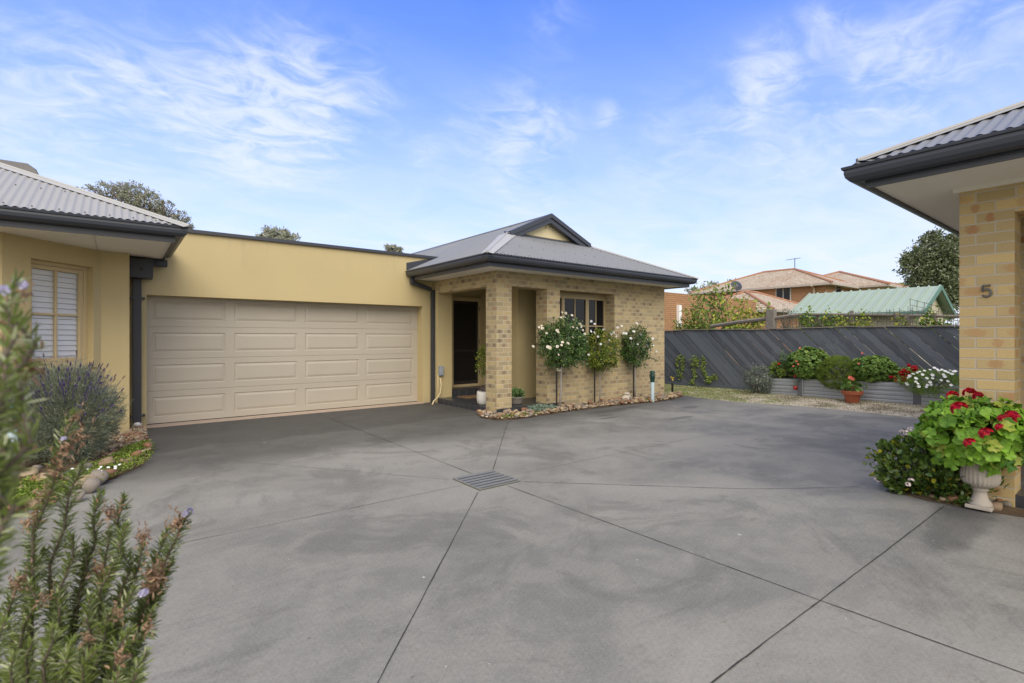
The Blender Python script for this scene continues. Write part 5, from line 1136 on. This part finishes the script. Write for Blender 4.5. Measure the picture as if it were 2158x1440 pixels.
link('foliage', bushmesh('foliage', hp + Vector((0, 0, .11)), (.05, .07, .11), 120, 20, .2, .03, .015, lLav, .3), t); inst('bloom', fr2, t, hp + Vector((-.02, .0, .27)), .9, facing((-1, -.3, .4)))
# vines on the fence
iv = leafmat('ivy_leaf', (.10, .16, .03), (.22, .30, .06), (.34, .36, .08), p3=.15)
for (lb, pts) in (('thin curl of green ivy on the boards, leftmost of the fence climbers', [(1436, 748), (1430, 760), (1428, 775), (1434, 792)] + [(1440, 752), (1441, 765), (1438, 780)]), ('dense upright ivy trail climbing the middle of the dark fence', [(1467, 750), (1468, 765), (1463, 778), (1466, 792), (1461, 806), (1456, 758), (1474, 762), (1456, 768)]), ('short ivy trail sprawling right along the lower fence boards', [(1480, 752), (1486, 762), (1480, 776), (1484, 786), (1493, 795), (1500, 802), (1490, 804), (1505, 790), (1510, 800)])):
    PP = []; mb = MB(); a = onX(*pts[0], 13.36); t = thing('ivy', lb, 'ivy', onX(pts[0][0], 812, 13.33))
    q3 = [onX(x_, y_, 13.375) for x_, y_ in pts]
    for u_, v_ in zip(q3, q3[1:]):
        if (u_ - v_).length < .55: mb.tube([u_, v_], .004, 4)
        for _ in range(22): PP.append(u_.lerp(v_, random.random()) + Vector((random.uniform(-.05, -.005), random.gauss(0, .035), random.gauss(0, .03))) if (u_ - v_).length < .45 else u_ + Vector((random.uniform(-.05, 0), random.gauss(0, .05), random.gauss(0, .05))))
    mb.build('stems', mBark, t); PP = np.array(PP); k = len(PP); V, Fc = leafarr(PP, nrm(rng.normal(0, 1, (k, 3)) * [.4, 1, 1]), nrm(rng.normal(0, .4, (k, 3)) + [-1, 0, .3]), rng.uniform(.04, .065, k), .045); link('leaves', npmesh('leaves', V, Fc, iv), t)

# ================================================================== TREES AND VINES BEHIND
def tree(name, label, base, blobs, mat, n, Lf, Wf, limbs=10, tr=.15, grp=None, sig=.16, inner=.35, cat='tree'):
    t = thing(name, label, cat, base, grp); parts = []; tot = sum(b[1][0] * b[1][2] for b in blobs); mb = MB(); b0 = Vector(base)
    top = sum((Vector(b[0]) for b in blobs), Vector()) / len(blobs)
    fork = b0.lerp(Vector((top.x, top.y, top.z)), .55); mb.tube([b0, b0.lerp(fork, .5) + Vector((tr * .5, 0, 0)), fork], [tr, tr * .8, tr * .6], 8)
    for c, r in blobs:
        nn = int(n * r[0] * r[2] / tot); P, O = clumps(c, r, nn, max(8, nn // 30), sig, inner); k = len(P)
        parts.append(leafarr(P, nrm(O * .5 + rdir(k)), rdir(k), Lf * rng.uniform(.6, 1.3, k), Wf * rng.uniform(.6, 1.3, k)))
        C = Vector(c); mid = fork.lerp(C, .6) + Vector((0, 0, -.1 * r[2])); mb.tube([fork, mid, C], [tr * .45, tr * .3, tr * .15], 6)
        for _ in range(limbs): d = Vector((random.gauss(0, 1), random.gauss(0, 1), random.gauss(.2, .8))).normalized(); mb.tube([mid.lerp(C, random.random()), C + Vector((d.x * r[0], d.y * r[1], d.z * r[2])) * .85], [tr * .14, tr * .04], 5)
    V, Fc = join(parts); link('crown', npmesh('crown', V, Fc, mat), t); mb.build('trunk', mBark, t, smooth=True); return t
T = 36
def blob(px, py, rx, ry, T_): c = at(px, py, T_); s_ = T_ / 1065.6; return (tuple(c), (rx * s_, rx * s_ * .8, ry * s_))
b = at(300, 500, T); tree('gum_tree', 'broad umbrella-shaped grey-green tree behind the left house roof', (b.x, b.y, 0), [blob(222, 404, 40, 14, T), blob(265, 398, 45, 17, T), blob(295, 420, 42, 26, T), blob(320, 432, 34, 26, T), blob(352, 440, 24, 20, T), blob(378, 462, 22, 20, T), blob(250, 425, 30, 12, T), blob(395, 478, 12, 14, T), blob(300, 460, 40, 20, T)], lTree, 8500, .15, .065, 30, .28, sig=.085, inner=.3)
T = 32; b = at(590, 560, T); tree('garden_tree', 'small olive tree top showing above the garage parapet centre', (b.x, b.y, 0), [blob(585, 498, 26, 14, T), blob(572, 492, 16, 12, T), blob(608, 500, 20, 12, T), blob(590, 520, 40, 16, T), blob(556, 502, 12, 8, T)], lTree, 3600, .17, .08, 8, .12, 'distant treetops over the roofs')
T = 36; b = at(828, 560, T); tree('garden_tree', 'tiny treetop peeking over the garage parapet beside the hipped roof', (b.x, b.y, 0), [blob(820, 520, 14, 7, T), blob(832, 526, 16, 8, T), blob(828, 540, 20, 14, T)], lTree, 1500, .17, .08, 6, .1, 'distant treetops over the roofs')
T = 23; b = at(1985, 640, T); tree('dense_tree', 'dense dark evergreen tree behind the green shed beside the brick pillar', (b.x, b.y, 0), [blob(1935, 565, 38, 36, T), blob(1975, 535, 42, 40, T), blob(1992, 590, 48, 45, T), blob(1935, 610, 28, 24, T), blob(1918, 548, 16, 10, T), blob(1965, 505, 18, 14, T), blob(2010, 515, 22, 18, T), blob(1988, 630, 45, 40, T), blob(2050, 560, 45, 50, T)], lTreeD, 17000, .16, .075, 10, .22, sig=.17)
T = 45; b = at(1895, 640, T); tree('garden_tree', 'low green treetop between the tiled house and the dark evergreen', (b.x, b.y, 0), [blob(1890, 608, 22, 10, T), blob(1905, 612, 22, 12, T)], lFruit, 1100, .25, .12, 5, .12)
T = 55; b = at(1520, 640, T); tree('garden_tree', 'hazy grey-green treetop beyond the satellite dish', (b.x, b.y, 0), [blob(1510, 612, 30, 12, T), blob(1545, 606, 24, 12, T), blob(1480, 618, 24, 10, T), blob(1460, 614, 14, 8, T)], lTree, 2200, .3, .13, 5, .12)
# yellow-green fruit trees and vines against the orange wall
def shoots(name, label, base, segs, mat, Lf, Wf, per, spread, cat, r0=.012, grp=None):
    t = thing(name, label, cat, base, grp); mb = MB(); PP = []
    for a, b in segs:
        mb.tube([a, a.lerp(b, .5) + Vector((0, random.uniform(-.05, .05), .03)), b], [r0, r0 * .6, r0 * .3], 5)
        for _ in range(per): q = a.lerp(b, random.uniform(.1, 1.05)); PP.append(q + Vector((random.gauss(0, spread), random.gauss(0, spread), random.gauss(0, spread * .8))))
    mb.build('stems', mBark, t); PP = np.array(PP); k = len(PP); V, Fc = leafarr(PP, nrm(rdir(k) + [0, 0, -.1]), nrm(rdir(k) + [-.5, -.3, .6]), Lf * rng.uniform(.6, 1.3, k), Wf * rng.uniform(.6, 1.2, k)); link('leaves', npmesh('leaves', V, Fc, mat), t); return t
XV = 15.0
def fan(bp, tips): return [(onX(*bp, XV), onX(*q, XV)) for q in tips]
b = onX(1465, 760, XV); shoots('fruit_tree', 'young green fruit tree spreading over the left end of the fence', (b.x, b.y, 0), fan((1465, 745), [(1425, 676), (1440, 672), (1450, 655), (1458, 640), (1475, 628), (1470, 645), (1482, 660), (1490, 668), (1440, 685), (1462, 665), (1478, 675), (1496, 684), (1432, 688), (1452, 682), (1472, 688), (1500, 690), (1465, 650)]), lFruit, .13, .05, 85, .09, 'tree', .02)
XV = 15.6; b = onX(1560, 760, XV); shoots('vine', 'sprawling yellow-green vine in front of the orange brick wall', (b.x, b.y, 0), fan((1545, 740), [(1515, 640), (1510, 660), (1530, 628), (1545, 650), (1560, 640), (1575, 655), (1590, 640), (1530, 665), (1555, 670), (1580, 672), (1600, 660), (1612, 655), (1520, 678), (1540, 685), (1605, 678), (1570, 635), (1622, 648)]), lVine, .12, .085, 60, .12, 'vine', .018)
XV = 17; b = onX(1500, 760, XV); shoots('vine', 'light green leafy branches rising above the orange wall top', (b.x, b.y, 0), fan((1500, 700), [(1470, 612), (1480, 606), (1495, 602), (1510, 600), (1525, 606), (1538, 602), (1548, 598), (1505, 615), (1465, 618)]), lFruit, .15, .09, 40, .12, 'vine', .018)
XV = 14.6; b = onX(1655, 760, XV); shoots('shrub', 'grey-green shrub between the thick fence post and the shed roof', (b.x, b.y, 0), fan((1658, 720), [(1640, 658), (1650, 650), (1660, 646), (1668, 655), (1675, 660), (1645, 666)]), lSilver, .06, .02, 110, .06, 'shrub', .012)
XV = 14.0
for k, (px, py, lb) in enumerate(((1703, 655, 'thick column of green vine on the trellis nearest the shed corner'), (1745, 657, 'leafy vine climbing the trellis left of the shed middle'), (1777, 660, 'sparse yellow-green vine on the trellis below the shed middle'), (1819, 655, 'yellowish vine reaching above the trellis under the shed eave'), (1900, 668, 'pale yellow vine on the trellis below the shed gable'), (1958, 655, 'green vine tangled in the arched wire beside the shed gable'), (1994, 668, 'grey-green creeper on the rail next to the brick pillar'))):
    b = onX(px, 700, XV); t_ = onX(px + random.uniform(-3, 3), py, XV); shoots('vine', lb, (b.x, b.y, 0), [(Vector((XV, b.y, 1.3)), t_), (Vector((XV, b.y + .08, 1.3)), t_ + Vector((0, .1, -.15))), (Vector((XV, b.y - .06, 1.3)), t_ + Vector((0, -.12, -.25)))], lVine if k in (2, 3, 4) else lFruit, .07, .055, 120 if k in (0, 5) else 75, .065, 'vine', .006)

# ================================================================== ROSEMARY IN THE FOREGROUND
def needles(pts, rad, Ln, wd, per=7, step=.0045, up=.75):
    pts = [Vector(p) for p in pts]; P = []; D = []; Sz = []
    L_ = [0]
    for a, b in zip(pts, pts[1:]): L_.append(L_[-1] + (b - a).length)
    tot = L_[-1]; s = 0; ph = random.random() * 6
    while s < tot:
        i = max(j for j in range(len(L_)) if L_[j] <= s + 1e-9); i = min(i, len(pts) - 2); f_ = (s - L_[i]) / max(1e-6, L_[i + 1] - L_[i]); p = pts[i].lerp(pts[i + 1], f_); d = (pts[i + 1] - pts[i]).normalized(); a = d.orthogonal().normalized(); b = d.cross(a); tipf = (tot - s) / tot; upx = up + .9 * max(0, 1 - (tot - s) / .04)
        for k in range(per): q = ph + k * 6.283 / per + random.gauss(0, .25); dd = (a * math.cos(q) + b * math.sin(q)) + d * (upx + random.gauss(0, .2)); P.append(p); D.append(dd.normalized()); Sz.append(random.uniform(.7, 1.15) * (1 if tot - s > .02 else .65))
        ph += .9; s += step
    return np.array(P), np.array(D), np.array(Sz)
parts = []
for k_ in range(34):
    p_ = np.array([[random.gauss(0, .004), random.gauss(0, .004), random.gauss(0, .006)]]); parts.append(leafarr(p_, rdir(1), rdir(1), random.uniform(.004, .009), random.uniform(.002, .0035), .2, .2))
V, Fc = join(parts); cal = npmesh('calyx', V, Fc, lRosB); rfl = floretball('flower', .0035, .0045, 7, lRosF)
def rosemary(label, base, stems, dry, flw, Ln=.024, grp=None, per=6, step=.0048):
    t = thing('rosemary_bush', label, 'rosemary', base, grp); mb = MB(); parts = []
    for (tx_, ty_, td, mx_, my_, md) in stems:
        tip = at(tx_, ty_, td); mid = at(mx_, my_, md); b0 = Vector(base) + Vector((random.gauss(0, .04), random.gauss(0, .04), 0)); low = b0.lerp(mid, .6) - Vector((0, 0, 0))
        pts = [mid.lerp(low, .35), mid, mid.lerp(tip, .35) + Vector((random.gauss(0, .007), random.gauss(0, .007), 0)), mid.lerp(tip, .7) + Vector((random.gauss(0, .007), random.gauss(0, .007), 0)), tip]
        mb.tube([b0, low] + pts[1:], [.006, .004, .0026, .0022, .0018, .0012], 6)
        P, D, Sz = needles(pts, .002, Ln, .003, per=per, step=step); k = len(P); parts.append(leafarr(P, D, nrm(rng.normal(0, .3, (k, 3)) + D * .3 + [0, 0, 1]), Ln * Sz, .0034 * np.ones(k), .15, rng.uniform(-.12, .2, k)[:, None] * 1.0))
    V, Fc = join(parts); link('needles', npmesh('needles', V, Fc, lRosem), t); mb.build('stems', mBark, t, smooth=True)
    for (x_, y_, d_, s_) in dry: inst('dry_calyx', cal, t, at(x_, y_, d_), s_)
    for (x_, y_, d_, s_) in flw: inst('flower', rfl, t, at(x_, y_, d_), s_)
    return t
# main spray at the lower left, about 0.9 m from the lens, growing from the bed at the camera's left
b = at(60, 711, .95)
stm = [(395, 1088, .95, 300, 1290), (352, 1120, .97, 280, 1330), (262, 1048, .95, 215, 1250), (268, 1105, .9, 250, 1260), (212, 1042, .93, 175, 1210), (300, 1150, .92, 245, 1330), (335, 1210, .95, 260, 1400), (310, 1372, .85, 265, 1470), (175, 980, .9, 105, 1190), (158, 870, .86, 70, 1120), (150, 1130, .9, 130, 1300), (240, 1190, .88, 200, 1350), (285, 1240, .88, 220, 1420), (120, 1250, .85, 100, 1400), (190, 1260, .85, 165, 1400), (60, 1230, .85, 40, 1380), (230, 1290, .84, 190, 1430), (275, 1330, .84, 225, 1460), (95, 1160, .9, 60, 1330), (40, 1215, .88, 25, 1340), (320, 1290, .9, 255, 1420), (150, 1350, .8, 130, 1450), (205, 1370, .8, 180, 1470), (255, 1410, .8, 230, 1480), (70, 1350, .8, 55, 1460), (10, 1310, .8, 0, 1440), (365, 1180, .97, 295, 1340), (230, 1120, .93, 200, 1300), (180, 1150, .93, 150, 1320), (110, 1320, .78, 95, 1440), (30, 1380, .76, 20, 1470), (290, 1395, .82, 255, 1475)]
stems = [(a_, b_, c_, d_, e_, c_ + .01) for a_, b_, c_, d_, e_ in stm]
dry = [(375, 1098, .94, 1.6), (371, 1106, .94, 1.5), (300, 1135, .9, 1.3), (304, 1128, .9, 1.2), (230, 1075, .92, 1.3), (236, 1083, .92, 1.5), (318, 1208, .9, 1.7), (326, 1222, .9, 1.7), (320, 1236, .9, 1.5), (335, 1215, .92, 1.3), (205, 1200, .88, 1.4), (222, 1208, .88, 1.3), (170, 920, .85, 1.5), (140, 945, .85, 1.6), (125, 975, .86, 1.5), (115, 1000, .86, 1.5), (90, 1040, .86, 1.5), (70, 1085, .86, 1.3), (45, 1220, .85, 1.4), (38, 1235, .85, 1.3), (255, 1385, .8, 1.4), (250, 1290, .82, 1.2), (160, 880, .85, 1.2), (185, 1345, .8, 1.2), (95, 1260, .84, 1.2), (310, 1320, .86, 1.2), (345, 1190, .93, 1.1), (60, 1100, .86, 1.2)]
flw = [(398, 1078, .94, 1.3), (392, 1083, .94, 1.1), (300, 1252, .88, 1.3), (305, 1248, .88, 1.1), (134, 925, .85, .8)]
rosemary('many-stemmed rosemary spray close to the camera at the lower left', (b.x, b.y, 0), stems, dry, flw)
# taller, nearer stems at the very left edge
stm2 = [(36, 592, .50, 22, 800), (8, 640, .46, 5, 860), (15, 760, .44, -10, 1000), (48, 870, .46, 5, 1080), (10, 940, .44, -20, 1150), (40, 790, .47, 10, 980)]
rosemary('tall blurred rosemary stems at the left edge, nearest the lens', (b.x - .25, b.y - .1, 0), [(a_, b_, c_ * .86, d_, e_, c_ * .86 + .005) for a_, b_, c_, d_, e_ in stm2],
         [(45, 770, .46, 1.3), (35, 778, .46, 1.5), (55, 775, .46, 1.3), (20, 775, .45, 1.3), (65, 768, .46, 1.0), (10, 680, .45, 1.0), (15, 690, .46, 1.0), (20, 945, .43, 1.2), (30, 985, .43, 1.1), (10, 1000, .43, 1.0), (40, 895, .45, 1.0), (50, 620, .5, .7)],
         [(44, 602, .49, 1.0), (40, 596, .49, .9), (6, 614, .47, 1.1)], .020, per=5, step=.007)

# ================================================================== LEAF LITTER ON THE CONCRETE
P = []
for _ in range(150):
    px_, py_ = random.choice(((random.uniform(420, 2100), random.uniform(930, 1430)), (random.uniform(1000, 1900), random.uniform(880, 930)), (random.uniform(330, 900), random.uniform(900, 960))))
    if 1820 < px_ and py_ < 1100: continue
    x, y, z = grd(px_, py_); P.append((x, y, z + .004))
P = np.array(P); k = len(P); V, Fc = leafarr(P, nrm(rng.normal(0, 1, (k, 3)) * [1, 1, .12]), nrm(rng.normal(0, .2, (k, 3)) + [0, 0, 1]), rng.uniform(.006, .018, k), rng.uniform(.003, .008, k), .2, .1)
o = link('leaf_litter', npmesh('leaf_litter', V, Fc, leafmat('dry_leaf', (.10, .065, .035), (.30, .21, .12), (.62, .58, .50), trans=0, rough=.8, p3=.3))); tagit(o, 'scattered tiny dry leaves and petals on the driveway', 'leaf litter', None, 'stuff')
